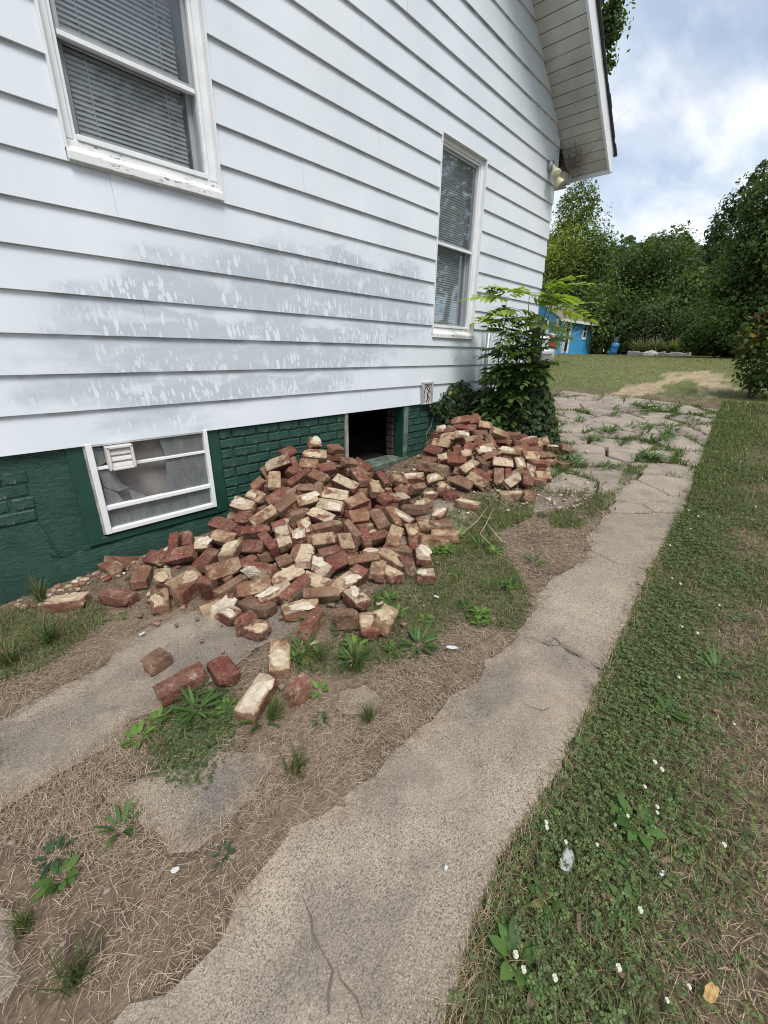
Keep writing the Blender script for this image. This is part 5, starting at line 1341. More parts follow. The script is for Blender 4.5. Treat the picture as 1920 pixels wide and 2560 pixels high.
for a in (('bright', 300, 1600, 1.0, 'bright green broadleaf weed on the left concrete, lower left of the clover patch'), ('bright', 345, 1565, .9, 'bright green broadleaf weed between the lower left weed and the clover patch'),
          ('narrow', 425, 1545, 1.0, 'narrow leaved weed growing at the top of the clover patch'), ('bright', 490, 1535, .7, 'small bright broadleaf weed at the right of the clover patch'),
          ('tuft', 590, 1555, 1.1, 'grass tuft growing out under the white crusted brick'), ('narrow', 570, 1565, .8, 'narrow leaved weed beside the white crusted brick'),
          ('bright', 690, 1500, .75, 'small bright weed right of the red half brick'), ('dark', 692, 1560, .9, 'small dull weed in straw below the red half brick'),
          ('bright', 680, 1345, .95, 'bright leafy weed on concrete before the large heap'), ('narrow', 735, 1370, .7, 'low weed beside the dark brick at the heap corner'),
          ('tuft', 640, 1670, 1.15, 'green grass tuft in straw right of the grey concrete patch'), ('tuft', 795, 1560, 1.0, 'yellowish dry grass tuft alone in the straw near the long concrete strip'),
          ('plantain', 135, 1905, 1.1, 'broad leaved plantain in the straw at the lower left'), ('dark', 120, 1855, 1.3, 'dark low weed above the lower left plantain'),
          ('narrow', 262, 1800, .7, 'thin weed at the lower left edge of the grey concrete patch'), ('dark', 485, 1850, .8, 'tiny weed in the straw below the grey concrete patch'),
          ('tuft', 165, 2120, 1.3, 'pale grass tuft at the bottom left corner'), ('tuft', 60, 2010, .9, 'thin grass tuft in straw at the left edge'),
          ('tall', 110, 1400, 1.1, 'tall grass clump by the green wall at the far left'), ('tall', 30, 1440, 1.0, 'tall grass clump at the left frame edge near the concrete'),
          ('tall', 95, 1310, .9, 'dry grass clump against the green wall'), ('plantain', 290, 1255, .8, 'round leaved weed by the rusty leaning brick'), ('plantain', 265, 1335, .8, 'round leaved weed under the white topped red brick'),
          ('plantain', 395, 1310, .65, 'round leaved weed at the foot of the red brick on edge'), ('bright', 840, 1300, 1.0, 'bright leafy weed right of the whitewashed brick'), ('bright', 860, 1330, .9, 'bright leafy weed in grass beyond the whitewashed brick'),
          ('bright', 965, 1190, 1.1, 'lush green weed right of the grey ended brick'), ('bright', 990, 1160, 1.0, 'lush green weed behind the grey ended brick'), ('narrow', 1035, 1185, 1.1, 'long leaved weed in the middle of the green patch'),
          ('bright', 1055, 1130, .9, 'leafy weed before the far heap'), ('narrow', 1155, 1220, .8, 'dull weed in the straw near the concrete strip'), ('dark', 1165, 1060, 1.0, 'low weed at the right foot of the far heap'), ('tuft', 770, 1450, 1.3, 'wide grass tuft in front of the tan brick end'), ('tuft', 690, 1430, 1.1, 'short grass tuft in straw before the heap corner'),
          ('dark', 1170, 1415-300, 1.0, 'low weed by the central crack strip'), ('plantain', 1400, 1490, 1.1, 'large plantain beside the step in the concrete edge'), ('plantain', 1440, 1545, 1.2, 'broad leaved weed in turf right of the concrete step'),
          ('plantain', 1372, 1790, 1.35, 'big grey green leaved weed in the turf near the paper scrap'), ('plantain', 1330, 1850, .9, 'light green weed beside the crumpled paper'), ('plantain', 1180, 1960, .9, 'broad weed at the edge of the lower concrete strip'), ('plantain', 1110, 2085, 1.2, 'dark broad leaf weed at the bottom by the concrete edge'), ('plantain', 1350, 1960, .9, 'small broad weed in turf at the lower right'),
          ('narrow', 1545, 1455, 1.0, 'grey green star shaped weed in the dry turf'), ('plantain', 1405, 1240, .8, 'leafy weed spilling on the concrete by the second crack'), ('plantain', 1385, 1270, .7, 'leafy weed on the concrete edge below the second crack')): weed(*a)
NUM = ['very', 'second', 'third', 'fourth', 'fifth', 'sixth', 'seventh', 'eighth', 'ninth', 'tenth', 'eleventh', 'twelfth', 'thirteenth', 'fourteenth', 'fifteenth', 'sixteenth', 'seventeenth', 'eighteenth', 'nineteenth', 'twentieth']+['last']*20; npl = 0
for k in range(26):
    dx = wk.uniform(1060, 1640); dy = 2120-1040*(k+wk.random())/26; x, y, _ = D(dx, dy)
    if y_edge(x)-y < .03: continue
    weed('plantain', dx, dy, wk.uniform(.3, .5), NUM[npl]+' nearest small plantain rosette in the turf strip right of the concrete', 'small plantains in the right turf'); npl += 1
for k in range(60):
    dx = wk.uniform(640, 1140); dy = wk.uniform(1150, 1440); x, y, _ = D(dx, dy)
    if not inpoly(np.array([x]), np.array([y]), thatch_polys_green['weeds'][0])[0]: continue
    weed(wk.choice(('bright', 'bright', 'narrow', 'plantain')), dx, dy, wk.uniform(.6, 1.1), 'small green weed in the thin grass between heap and concrete strip', 'small weeds between heap and strip')
for dx, dy in ((1395, 995), (1420, 960), (1445, 935), (1385, 925), (1360, 880), (1395, 892), (1480, 905), (1260, 905), (1275, 955), (1245, 1000), (1225, 980), (1330, 1010), (1310, 935), (1430, 890), (1320, 895)):
    for j in range(3): weed('narrow', dx+wk.gauss(0, 12), dy+wk.gauss(0, 5), wk.uniform(.9, 1.5), 'weed clump growing from a joint of the broken concrete', 'weeds in the joints of the broken concrete')
# white clover heads
bm = bmesh.new(); bmesh.ops.create_icosphere(bm, subdivisions=2, radius=.0056)
for w in bm.verts: w.co += Vector((wk.gauss(0, .0012), wk.gauss(0, .0012), wk.gauss(0, .0012)))
fm = bpy.data.meshes.new('clover_flower'); bm.to_mesh(fm); bm.free(); M['petal'] = plain('clover_petal', (.50, .52, .42), .8, .15, 200, 0); fm.materials.append(M['petal'])
for k in range(75):
    dx = wk.uniform(960, 1650); dy = 860+1340*wk.random(); x, y, _ = D(dx, dy); d = float(y_edge(x))-y
    if d < .015 or wk.random() > math.exp(-max(0, d-.28)*5): continue
    o = link('clover_flower', fm); o.location = (x, y, float(ground_z(x, y))+wk.uniform(.035, .06)); s = wk.uniform(.75, 1.2)*(1+max(0, x-3)*.12); o.scale = (s, s, s*.85)
    tag(o, 'white clover flower head standing in the turf beside the concrete', 'flower', 'clover flowers in the right turf')

# ================================================================== FENCE, SAPLING, IVY
fc = empty('gate_fence', (4.98, 2.85, float(g(5))), 'short galvanised chain link gate between two posts at the house corner', 'fence')
def fpart(name, mb, m, smooth=True): o = mb.build(name, m, None, smooth=smooth); o.parent = fc; o.matrix_parent_inverse = Matrix.Translation((-4.98, -2.85, -float(g(5)))); return o
ptop = onY(1226, 795, 2.85); pbot = onY(1210, 1040, 2.85)
fpart('post', MB().tube([(ptop.x-.02, 2.85, float(g(5))-.1), (ptop.x, 2.85, ptop.z)], .025, 10), M['galv'])
p2t = onX(1338, 835, 5.02); p2b = onX(1326, 1010, 5.02)
fpart('post', MB().tube([(5.02, p2b.y, float(g(5))-.1), (5.02, p2b.y, p2b.z), (5.02, p2t.y, p2t.z)], .025, 10), M['galv'])
ra = onX(1186, 957, 4.99); rb_ = onX(1328, 957, 5.0)
fpart('rail', MB().tube([(4.99, 2.93, ra.z), (5.0, p2b.y-.01, rb_.z)], .019, 8), M['galv'])
lk = MB(); y0_, y1_ = p2b.y, 2.84; z0_, z1_ = float(g(5))+.05, ra.z+.62
nn = 13
for k in range(-nn, 2*nn):
    for sgn in (1, -1):
        pts = []
        for j in range(15):
            t = j/14; z = z0_+(z1_-z0_)*t; y = y0_+(y1_-y0_)*((k/nn)+sgn*t*.9+(0 if sgn > 0 else .9))
            if y0_ <= y <= y1_: pts.append((5.0+.004*(-1)**j, y, z))
        if len(pts) > 1: lk.tube(pts, .0022, 4, False)
tag(fpart('wire_mesh', lk, M['galv']), kind='stuff')
def vine_curves(n, seed, c, spread, L, rad, droop=.3):
    q = random.Random(seed); mb = MB()
    for _ in range(n):
        p = Vector(c)+Vector((q.gauss(0, spread[0]), q.gauss(0, spread[1]), q.gauss(0, spread[2]))); d = Vector((q.gauss(0, 1), q.gauss(0, 1), q.gauss(0, 1)+.2)).normalized(); pts = [p.copy()]
        for s in range(6): d = (d+Vector((q.gauss(0, .35), q.gauss(0, .35), q.gauss(0, .35)-droop*.25))).normalized(); p = p+d*L*q.uniform(.6, 1.2)/6; pts.append(p.copy())
        mb.tube(pts, [rad*q.uniform(.6, 1)*(1-.6*i/6) for i in range(7)], 4, False)
    return mb
M['dryvine'] = plain('dry_vine', (.16, .125, .10), .9, .3, 20, 0)
dv = empty('dry_vine', (5.02, p2b.y, 1.3), 'dry grey woody vine wrapped round the leaning gate post', 'vine')
vm_ = MB(); q = random.Random(4)
for k in range(16):
    pts = []; a = q.uniform(0, 6.28); z = .55
    while z < 1.75: pts.append((5.02+.04*math.cos(a)+q.gauss(0, .012), p2b.y+.045*math.sin(a)+q.gauss(0, .012)+.02*math.sin(z*5), z)); z += .13; a += q.uniform(.2, .8)
    vm_.tube(pts, q.uniform(.005, .011), 5, False)
o = vm_.build('stem', M['dryvine'], None, smooth=True); o.parent = dv; o.matrix_parent_inverse = Matrix.Translation((-5.02, -p2b.y, -1.3))
# sapling with long pinnate leaves
sap = empty('sapling', (4.9, 2.45, float(g(4.9))), 'leafy sapling with long feathery leaves growing through the gate at the house corner', 'sapling')
SI = Matrix.Translation((-4.9, -2.45, -float(g(4.9))))
def pinnate(seed, c0, c1, n=5, L=.44, ll=.175, lw=.078):
    q = np.random.default_rng(seed); P = []; T = []; N = []; LL = []
    for i in range(n):
        t = (i+1.2)/(n+1.0); x = L*t; z = -.16*t*t*L*2
        for s in (-1, 1): P.append((x, 0, z)); T.append((.55, s*.85, -.12+q.normal(0, .12))); N.append((q.normal(0, .15), -s*.12, 1)); LL.append(ll*(.75+.5*math.sin(math.pi*min(1, t+.15)))*q.uniform(.85, 1.1))
    P.append((L, 0, -.32*L)); T.append((1, 0, -.35)); N.append((.3, 0, 1)); LL.append(ll)
    nn_ = len(P); v, f, c = leaves_np(np.array(P, float), np.array(T, float), np.array(N, float), np.array(LL), lw*np.ones(nn_), greens(q, nn_, c0, c1, 0, .15), .18)
    # rachis as a thin three sided strip
    rv = []; rf_ = []
    for i in range(6):
        t = i/5; rv += [(L*t, -.003, -.32*t*t*L), (L*t, .003, -.32*t*t*L), (L*t, 0, -.32*t*t*L-.005)]
    for i in range(5):
        for k in range(3): a, b = i*3+k, i*3+(k+1) % 3; rf_ += [(a, b, b+3), (a, b+3, a+3)]
    n0 = len(v); v = np.concatenate([v, np.array(rv)]); f = np.concatenate([f, np.array(rf_)+n0]); c = np.concatenate([c, np.tile([.07, .10, .03], (len(rv), 1))])
    me = mesh_np('leaf', v, f, c); me.materials.append(M['leaf']); return me
PL = [pinnate(60+i, (.060, .115, .034), (.115, .185, .052)) for i in range(3)]; PB = [pinnate(70+i, (.19, .28, .045), (.29, .39, .065)) for i in range(2)]
stems = MB(); qs = random.Random(13); tops = []
STEMS = [((4.95, 2.62), (1290, 775)), ((4.9, 2.5), (1330, 740)), ((4.85, 2.45), (1375, 745)), ((4.9, 2.4), (1400, 715)), ((4.9, 2.7), (1265, 745)), ((4.8, 2.5), (1310, 840)), ((4.85, 2.6), (1270, 850)), ((4.85, 2.42), (1305, 850)), ((4.8, 2.6), (1290, 930)), ((4.8, 2.5), (1290, 905)), ((4.8, 2.55), (1270, 1000)), ((4.75, 2.5), (1285, 1000))]
for (bx0, by0), (tx, ty) in STEMS:
    t = onX(tx, ty, 4.75 if ty > 800 else 4.6); b = Vector((bx0, by0, float(g(bx0)))); pts = [b.lerp(t, i/6)+Vector((qs.gauss(0, .015), qs.gauss(0, .015), .05*math.sin(i/6*3.14))) for i in range(7)]
    stems.tube(pts, [.011*(1-.11*i) for i in range(7)], 6); tops.append((pts, ty))
o = stems.build('stem', plain('green_stem', (.10, .12, .05), .7, .2, 10, 0), None, smooth=True); o.parent = sap; o.matrix_parent_inverse = SI
def put_leaf(p, az, el, s, bright):
    o = bpy.data.objects.new('leaf', qs.choice(PB if bright else PL)); C.objects.link(o); o.parent = sap; o.matrix_parent_inverse = SI
    o.location = p; o.rotation_euler = (qs.gauss(0, .25), -el, az); o.scale = (s, s, s)
for pts, ty in tops:
    nl = 16
    for k in range(nl):
        i = qs.choice((3, 4, 5, 6)) if ty < 800 else qs.choice((2, 3, 4, 5, 6)); p = pts[i]+Vector((qs.gauss(0, .02),)*3)
        hi = p.z > 1.72
        put_leaf(p, qs.uniform(0, 6.28) if k > 2 else qs.gauss(-2.2, .7), qs.uniform(-.1, .5), qs.uniform(.5, .85), hi and qs.random() < .75)
# the bright sprays that reach out to the right
for (tx, ty), az, el in (((1395, 772), -.75, .02), ((1370, 735), -.9, .55), ((1385, 725), -.5, .5), ((1255, 745), 2.4, .25), ((1300, 735), 2.0, .5), ((1345, 728), -1.3, .6)):
    put_leaf(onX(tx, ty, 4.5), az, el, .72, True)
# ivy on the foundation corner and below the gate
def ivy(name, pts_fn, n, label, seed, size=.05):
    q = np.random.default_rng(seed); P, N = pts_fn(q, n); T = unit(np.cross(N, q.normal(0, 1, (n, 3)))*.6+np.array([0, 0, -.7])); L = size*q.uniform(.6, 1.3, n)
    v, f, c = leaves_np(P, T, unit(N+q.normal(0, .45, (n, 3))), L, L*.8, greens(q, n, (.022, .048, .02), (.062, .10, .04), .03, .4))
    e = empty(name, tuple(P.mean(0)), label, 'ivy'); o = link('foliage', mesh_np('foliage', v, f, c), M['leaf'], e); o.matrix_parent_inverse = Matrix.Translation(-Vector(P.mean(0))); o['kind'] = 'stuff'
    s_ = vine_curves(26, seed, P.mean(0), tuple(P.std(0)*.8), .6, .005); so = s_.build('stem', M['bark'], e, smooth=True); so.matrix_parent_inverse = Matrix.Translation(-Vector(P.mean(0))); return e
def wall_ivy(q, n):
    x = q.uniform(3.95, 5.3, n*3); z = q.uniform(.35, 1.25, n*3); top = .95+.10*np.sin(x*6)+.18*np.clip((x-4.3), 0, 1)+.06*vnoise(x, x*0, 9, 2); bot = .80-.5*np.clip((x-4.05)/.9, 0, 1)
    k = (z < top) & (z > bot); x, z = x[k][:n], z[k][:n]; m = len(x)
    idx = q.integers(0, m, n); return np.column_stack([x[idx]+q.normal(0, .01, n), 2.93-np.abs(q.normal(0, .035, n)), z[idx]+q.normal(0, .01, n)]), np.tile([-.3, -1, .35], (n, 1))
ivy('ivy', wall_ivy, 1900, 'dark ivy spreading along the foundation under the siding corner', 3, .055)
def mound_ivy(q, n):
    u = q.uniform(0, 6.28, n); h = q.random(n); cx, cy = 5.0, 2.32; rr = (.16+.34*(1-h)**.7)*q.uniform(.75, 1.05, n)
    P = np.column_stack([cx+np.cos(u)*rr*.8, np.minimum(cy+np.sin(u)*rr*1.05, 2.93), float(g(5))+h*.85])
    return P, np.column_stack([np.cos(u), np.sin(u), np.full(n, .5)])
ivy('ivy', mound_ivy, 4600, 'dark mound of ivy swallowing the base of the gate', 5, .06)

# ================================================================== SMALL FIXTURES
fl = empty('flood_light', (6.32, 2.92, 3.80), 'twin head flood light with cream bulbs on a grey box at the house corner', 'lamp')
fi = Matrix.Translation((-6.32, -2.92, -3.80))
def fp(name, mb, m): o = mb.build(name, m, None, smooth=True); o.parent = fl; o.matrix_parent_inverse = fi; return o
bp = onY(1377, 415, 2.93)
fp('junction_box', MB().lathe([(.0, -.045), (.055, -.04), (.06, 0), (.06, .03)], 18, Matrix.Translation(bp) @ Matrix.Rotation(R(90), 4, 'X')), M['galv'])
M['cream'] = plain('cream_bulb', (.62, .58, .40), .35, .06, 8, 0)
for px, py, dx in ((1390, 432, -.25), (1398, 456, .35)):
    c = onY(px, py, 2.83); d = Vector((dx, -.55, -.8)).normalized(); mt = Matrix.Translation(c) @ d.to_track_quat('Z', 'Y').to_matrix().to_4x4()
    fp('lamp_head', MB().lathe([(.018, -.13), (.022, -.09), (.03, -.06), (.055, .0), (.062, .018), (.055, .028), (.0, .032)], 20, mt), M['cream'])
    fp('arm', MB().tube([bp+Vector((0, -.04, 0)), c-d*.12], .012, 8), M['galv'])
nest = empty('bird_nest', (6.68, 2.80, 3.80), 'tangle of dry vine stems and old nest under the eave corner', 'nest')
nc = onY(1432, 410, 2.8)
nm_ = vine_curves(75, 9, nc+Vector((0, 0, -.02)), (.06, .05, .055), .26, .0028, .2); nm_.v += []
o = nm_.build('twigs', M['dryvine'], None); o.parent = nest; o.matrix_parent_inverse = Matrix.Translation((-6.68, -2.80, -3.80))
nm2 = vine_curves(14, 19, nc+Vector((0, -.05, .03)), (.05, .05, .03), .75, .0022, .6); o = nm2.build('trailing_stem', M['dryvine'], None); o.parent = nest; o.matrix_parent_inverse = Matrix.Translation((-6.68, -2.80, -3.80))
pl_ = empty('wall_box', (3.88, 2.94, 1.01), 'weathered grey box with a dark arched motif fixed at the bottom of the siding', 'box')
pi_ = Matrix.Translation((-3.88, -2.94, -1.01))
def pp(name, mb, m, bev=0): o = mb.build(name, m, None, bev); o.parent = pl_; o.matrix_parent_inverse = pi_
M['oldgrey'] = plain('weathered_grey_paint', (.36, .36, .37), .8, .3, 40, .3, .003); M['oldpale'] = plain('flaking_pale_paint', (.5, .49, .49), .85, .45, 55, .4, .003)
f4 = MB()
for b in ((3.79, 3.812, .892, 1.132), (3.955, 3.977, .892, 1.132), (3.812, 3.955, 1.11, 1.132), (3.812, 3.955, .892, .905)): f4.box(b[0], b[1], 2.915, 2.952, b[2], b[3])
pp('frame', f4, M['oldgrey'], .003); pp('panel', MB().box(3.812, 3.955, 2.932, 2.95, .905, 1.11), M['oldpale'])
ar = MB(); ar.tube([(3.83, 2.93, .915), (3.828, 2.93, 1.0), (3.845, 2.93, 1.065), (3.885, 2.93, 1.092), (3.925, 2.93, 1.065), (3.94, 2.93, 1.0)], .005, 6)
ar.tube([(3.87, 2.93, .91), (3.90, 2.93, .96), (3.885, 2.93, 1.0), (3.915, 2.93, 1.03), (3.88, 2.93, 1.06)], .006, 6); ar.tube([(3.915, 2.93, .91), (3.93, 2.93, .95), (3.90, 2.93, .99)], .004, 6)
pp('motif', ar, M['dark'])
wv = empty('hanging_stem', (4.02, 2.93, .8), 'thin pale dry stem hanging from the grey wall box down the bricks', 'stem')
o = MB().tube([onY(1074, 1012, 2.93), onY(1083, 1035, 2.93), onY(1078, 1065, 2.93), onY(1066, 1085, 2.94), onY(1064, 1110, 2.94)], .0035, 5).build('stem', M['straw'] if False else M['bare_wood'], None, smooth=True); o.parent = wv; o.matrix_parent_inverse = Matrix.Translation((-4.02, -2.93, -.8))

# ================================================================== SHED
YS = 9.8
def sp(zx, zy, y=YS): return onY(1320+zx/8.295, 780+zy/8.295, y)
sxl = sp(528, 850).x; sxr = sp(1272, 850).x; zb_ = sp(1272, 855).z; ze_ = (sp(1380, 245).z+sp(560, 112).z)/2
shed = empty('garden_shed', (sxl, YS, 1.41), 'small bright blue garden shed with white trim and a security door', 'shed')
hi_ = Matrix.Translation((-sxl, -YS, -1.41)); dep = 3.0
M['blue'] = plain('blue_shed_paint', (.05, .29, .58), .55, .10, 3, .1); M['shedwhite'] = plain('shed_trim', (.66, .67, .68), .5, .06, 5, 0)
def sd_(name, mb, m, parent=None, bev=0):
    o = mb.build(name, m, None, bev); o.parent = parent or shed
    if parent is None: o.matrix_parent_inverse = hi_
    return o
def wx(zx, zy): return sp(zx, zy).x
wl = MB(); k = 0; x = sxl
while x < sxr-.01:
    x1 = min(x+.203, sxr); wl.box(x, x1-.006, YS-.002, YS+.03, zb_, ze_); x = x1
wl.box(sxl, sxr, YS+.028, YS+dep, zb_-.0, ze_)
wl.hexa([(sxl, YS+.03, ze_), (sxr, YS+.03, ze_), (sxr, YS+dep, ze_), (sxl, YS+dep, ze_), (sxl, YS+dep/2-.02, ze_+1.0), (sxr, YS+dep/2-.02, ze_+1.0), (sxr, YS+dep/2+.02, ze_+1.0), (sxl, YS+dep/2+.02, ze_+1.0)])
sd_('wall', wl, M['blue'])
rr_ = MB()
for s in (0, 1):
    ya, yb = (YS-.25, YS+dep/2) if s == 0 else (YS+dep+.25, YS+dep/2)
    rr_.hexa([(sxl-.25, ya, ze_-.10), (sxr+.25, ya, ze_-.10), (sxr+.25, yb, ze_+1.06), (sxl-.25, yb, ze_+1.06), (sxl-.25, ya, ze_-.04), (sxr+.25, ya, ze_-.04), (sxr+.25, yb, ze_+1.12), (sxl-.25, yb, ze_+1.12)])
M['shedroof'] = plain('brown_grey_shingle', (.17, .145, .135), .9, .2, 5, .3)
sd_('roof', rr_, M['shedroof'])
sd_('fascia', MB().box(sxl-.25, sxr+.25, YS-.27, YS-.25, ze_-.16, ze_-.03), M['shedwhite'])
sd_('corner_board', MB().box(sxr-.10, sxr+.02, YS-.03, YS+.08, zb_, ze_-.02), M['shedwhite']); sd_('corner_board', MB().box(sxl-.02, sxl+.08, YS-.03, YS+.08, zb_, ze_-.02), M['shedwhite'])
xa, xb = wx(733, 500), wx(868, 500); zt_ = sp(850, 170).z
df = MB(); xm_ = wx(770, 500)
df.box(xa, xa+.09, YS-.03, YS, zb_-.03, zt_); df.box(xb-.22, xb, YS-.03, YS, zb_-.03, zt_); df.box(xa+.09, xb-.22, YS-.03, YS, zt_-.12, zt_); df.box(xm_-.04, xm_+.04, YS-.028, YS, zb_, zt_-.12)
door = sd_('door', df, M['shedwhite'])
sd_('panel', MB().box(xm_+.04, xb-.22, YS-.014, YS-.004, zb_+.02, zt_-.12), plain('screen_grey', (.30, .29, .28), .7, .2, 4, 0), door)
gr_ = MB(); ng = 9
for k in range(ng+1): xx = xm_+.05+(xb-.27-xm_)*k/ng; gr_.box(xx-.012, xx+.012, YS-.024, YS-.016, zb_+.08, zt_-.15)
for k in range(7): zz_ = zb_+.15+(zt_-zb_-.4)*k/6; gr_.box(xm_+.05, xb-.24, YS-.026, YS-.018, zz_-.015, zz_+.015)
sd_('grille', gr_, M['dark'], door)
wa, wb = wx(1132, 400), wx(1220, 400); wt, wbt = sp(1200, 232).z, sp(1150, 574).z
wf = MB(); t_ = .13
wf.box(wa, wa+t_, YS-.04, YS, wbt, wt); wf.box(wb-t_, wb, YS-.04, YS, wbt, wt); wf.box(wa+t_, wb-t_, YS-.04, YS, wt-.14, wt); wf.box(wa+t_, wb-t_, YS-.04, YS, wbt, wbt+.14); wf.box(wa+t_, wb-t_, YS-.038, YS, (wt+wbt)/2-.04, (wt+wbt)/2+.03)
sw = sd_('window', wf, M['shedwhite']); sd_('pane', MB().box(wa+t_, wb-t_, YS-.012, YS-.006, wbt+.14, wt-.14), plain('dark_pane', (.03, .032, .035), .15, .2, 3, 0), sw)
sd_('skid', MB().box(sxl, sxr, YS+.15, YS+.3, 1.25, zb_-.001), M['dark'])
sd_('sill_board', MB().box(sxl, sxr, YS-.02, YS+.03, zb_-.07, zb_-.001), M['blue'])
sd_('step', MB().box(xa+.1, xb+.4, YS-.6, YS-.1, 1.36, 1.44), M['bare_wood'])

# ================================================================== CAR
cp = Vector((11.8, 0, 0)); cr_ = onX(1390, 880, 11.8); th = R(30)
car = empty('parked_car', (cr_.x, cr_.y, float(g(11.8))), 'silver car parked behind the house, only its rear corner showing', 'car'); car.rotation_euler = (0, 0, th)
M['silver'] = plain('silver_car_paint', (.46, .47, .48), .28, .03, 3, 0, metal=.55); M['black'] = plain('black_plastic', (.02, .02, .022), .6, .2, 6, 0)
tail = NT('tail_light'); tail.bsdf((.35, .012, .014), .15); M['tail'] = tail.m; M['carglass'] = plain('car_glass', (.035, .04, .045), .06, .1, 2, 0)
def cprof(prof, y0, y1, bev):
    mb = MB(); n = len(prof); mb.add([(x, y0, z) for x, z in prof]+[(x, y1, z) for x, z in prof], [tuple(range(n)), tuple(range(2*n-1, n-1, -1))]+[(i, n+i, n+(i+1) % n, (i+1) % n) for i in range(n)]); return mb
cprof([(.06, .22), (.04, .50), (.08, .66), (.10, .88), (.62, .96), (3.5, .90), (4.35, .74), (4.42, .4), (4.3, .2)], .0, 1.74, 0).build('body', M['silver'], car, .055, True)
cprof([(.70, .93), (1.25, 1.36), (2.5, 1.38), (3.25, .92)], .14, 1.60, 0).build('cabin', M['silver'], car, .06, True)
cprof([(.72, .96), (1.20, 1.325), (1.23, 1.325), (.76, .96)], .24, 1.50, 0).build('rear_window', M['carglass'], car)
for yy in (.135, 1.592): cprof([(.98, .98), (1.32, 1.30), (2.45, 1.32), (2.95, .98)], yy, yy+.013, 0).build('side_window', M['carglass'], car)
bmp = MB(); bmp.hexa([(-.02, .02, .16), (-.02, 1.72, .16), (.2, 1.75, .16), (.2, -.01, .16), (-.05, .04, .54), (-.05, 1.70, .54), (.2, 1.75, .54), (.2, -.01, .54)]); bmp.build('bumper', M['silver'], car, .05, True)
MB().box(-.062, -.052, .1, 1.64, .40, .415).build('bumper_strip', M['black'], car)
for yy in (.0, 1.56): MB().hexa([(.03, yy-.006, .58), (.03, yy+.186, .58), (.30, yy+.186, .58), (.30, yy-.006, .58), (.055, yy-.006, .84), (.055, yy+.186, .84), (.26, yy+.186, .84), (.26, yy-.006, .84)]).build('tail_light', M['tail'], car, .015)
for xx in (.78, 3.5):
    for yy in (.02, 1.56):
        t = MB(); mt = Matrix.Translation((xx, yy+.08, .31)) @ Matrix.Rotation(R(90), 4, 'X'); t.lathe([(.2, -.09), (.30, -.085), (.31, -.05), (.31, .05), (.30, .085), (.2, .09)], 24, mt); w = t.build('wheel', M['black'], car, smooth=True)
        MB().lathe([(.0, -.095), (.19, -.09), (.2, .09), (.0, .095)], 20, mt).build('rim', M['galv'], w)

# ================================================================== BARREL, FLOWER BED
X_ = 27.0; b0 = onX(1529, 888, X_); b1 = onX(1541, 857, X_); cz = 1.40
drum = empty('blue_barrel', (X_, b0.y, cz), 'blue plastic barrel leaning in the far yard with a metal pail on top', 'barrel')
ax = Vector((0, b1.y-b0.y, b1.z-cz)); H_ = ax.length; mt = Matrix.Rotation(math.atan2(-ax.y, ax.z), 4, 'X')
M['bblue'] = plain('barrel_blue', (.02, .13, .33), .4, .25, 6, 0)
MB().lathe([(.17, 0), (.19, .03), (.2, .25*H_), (.215, .3*H_), (.2, .35*H_), (.2, .65*H_), (.215, .7*H_), (.2, .75*H_), (.19, .97*H_), (.15, H_)], 20, mt).build('drum', M['bblue'], drum, smooth=True)
mt2 = mt @ Matrix.Translation((.0, .0, H_)) @ Matrix.Rotation(-.35, 4, 'X')
pail = empty('metal_pail', (X_, b0.y, cz), 'shiny metal pail sitting on top of the blue barrel', 'pail'); MB().lathe([(.10, 0.005), (.13, .28), (.14, .285), (.12, .27)], 16, mt2).build('pail_body', M['galv'], pail, smooth=True)
bed = empty('stone_border', (26.5, 4.9, 1.40), 'low border of grey stones in front of the iris bed', 'border')
qb = random.Random(2); M['stone'] = plain('grey_stone', (.26, .25, .235), .9, .3, 6, .5, .02)
for k in range(7):
    a = onX(1580+k*22+qb.uniform(-3, 3), 887, 26.5); st_ = MB().box(-.12, .12, -.27, .27, -.10, .14+qb.uniform(-.04, .05)).build('stone', M['stone'], bed, .03); st_.matrix_parent_inverse = Matrix.Translation((-26.5, -4.9, -1.40)); st_.location = (26.5, a.y, 1.44); st_.rotation_euler = (qb.gauss(0, .05), qb.gauss(0, .05), qb.gauss(0, .1))
bs = onX(1627, 884, 26.2); me = bpy.data.meshes.new('pale_rock'); bm = bmesh.new(); bmesh.ops.create_icosphere(bm, subdivisions=3, radius=1)
for w in bm.verts: w.co = Vector((w.co.x*.3, w.co.y*.36, max(-.2, w.co.z)*.22))*(1+.2*noise.noise(w.co*2))
bm.to_mesh(me); bm.free(); o = link('pale_rock', me, plain('pale_rock', (.48, .45, .42), .9, .2, 4, .4, .02)); o.location = (26.1, bs.y, 1.44); tag(o, 'pale flat rock lying against the iris bed', 'rock')
for k in range(9):
    a = onX(1590+k*17, 880, 27.2); q = np.random.default_rng(90+k); me = tuft_mesh(60, .85, .045, (.09, .12, .07), (.19, .20, .12), .25, 90+k, .45); me.materials.append(M['leaf']); o = link('iris_clump', me); o.location = (27.2+qb.uniform(-.3, .3), a.y, 1.42); s = qb.uniform(.75, 1.1); o.scale = (s*1.6, s*1.6, s)
    tag(o, ORD[k]+' of the pale sword leaved iris clumps behind the stone border', 'iris', 'iris clumps in the far bed')
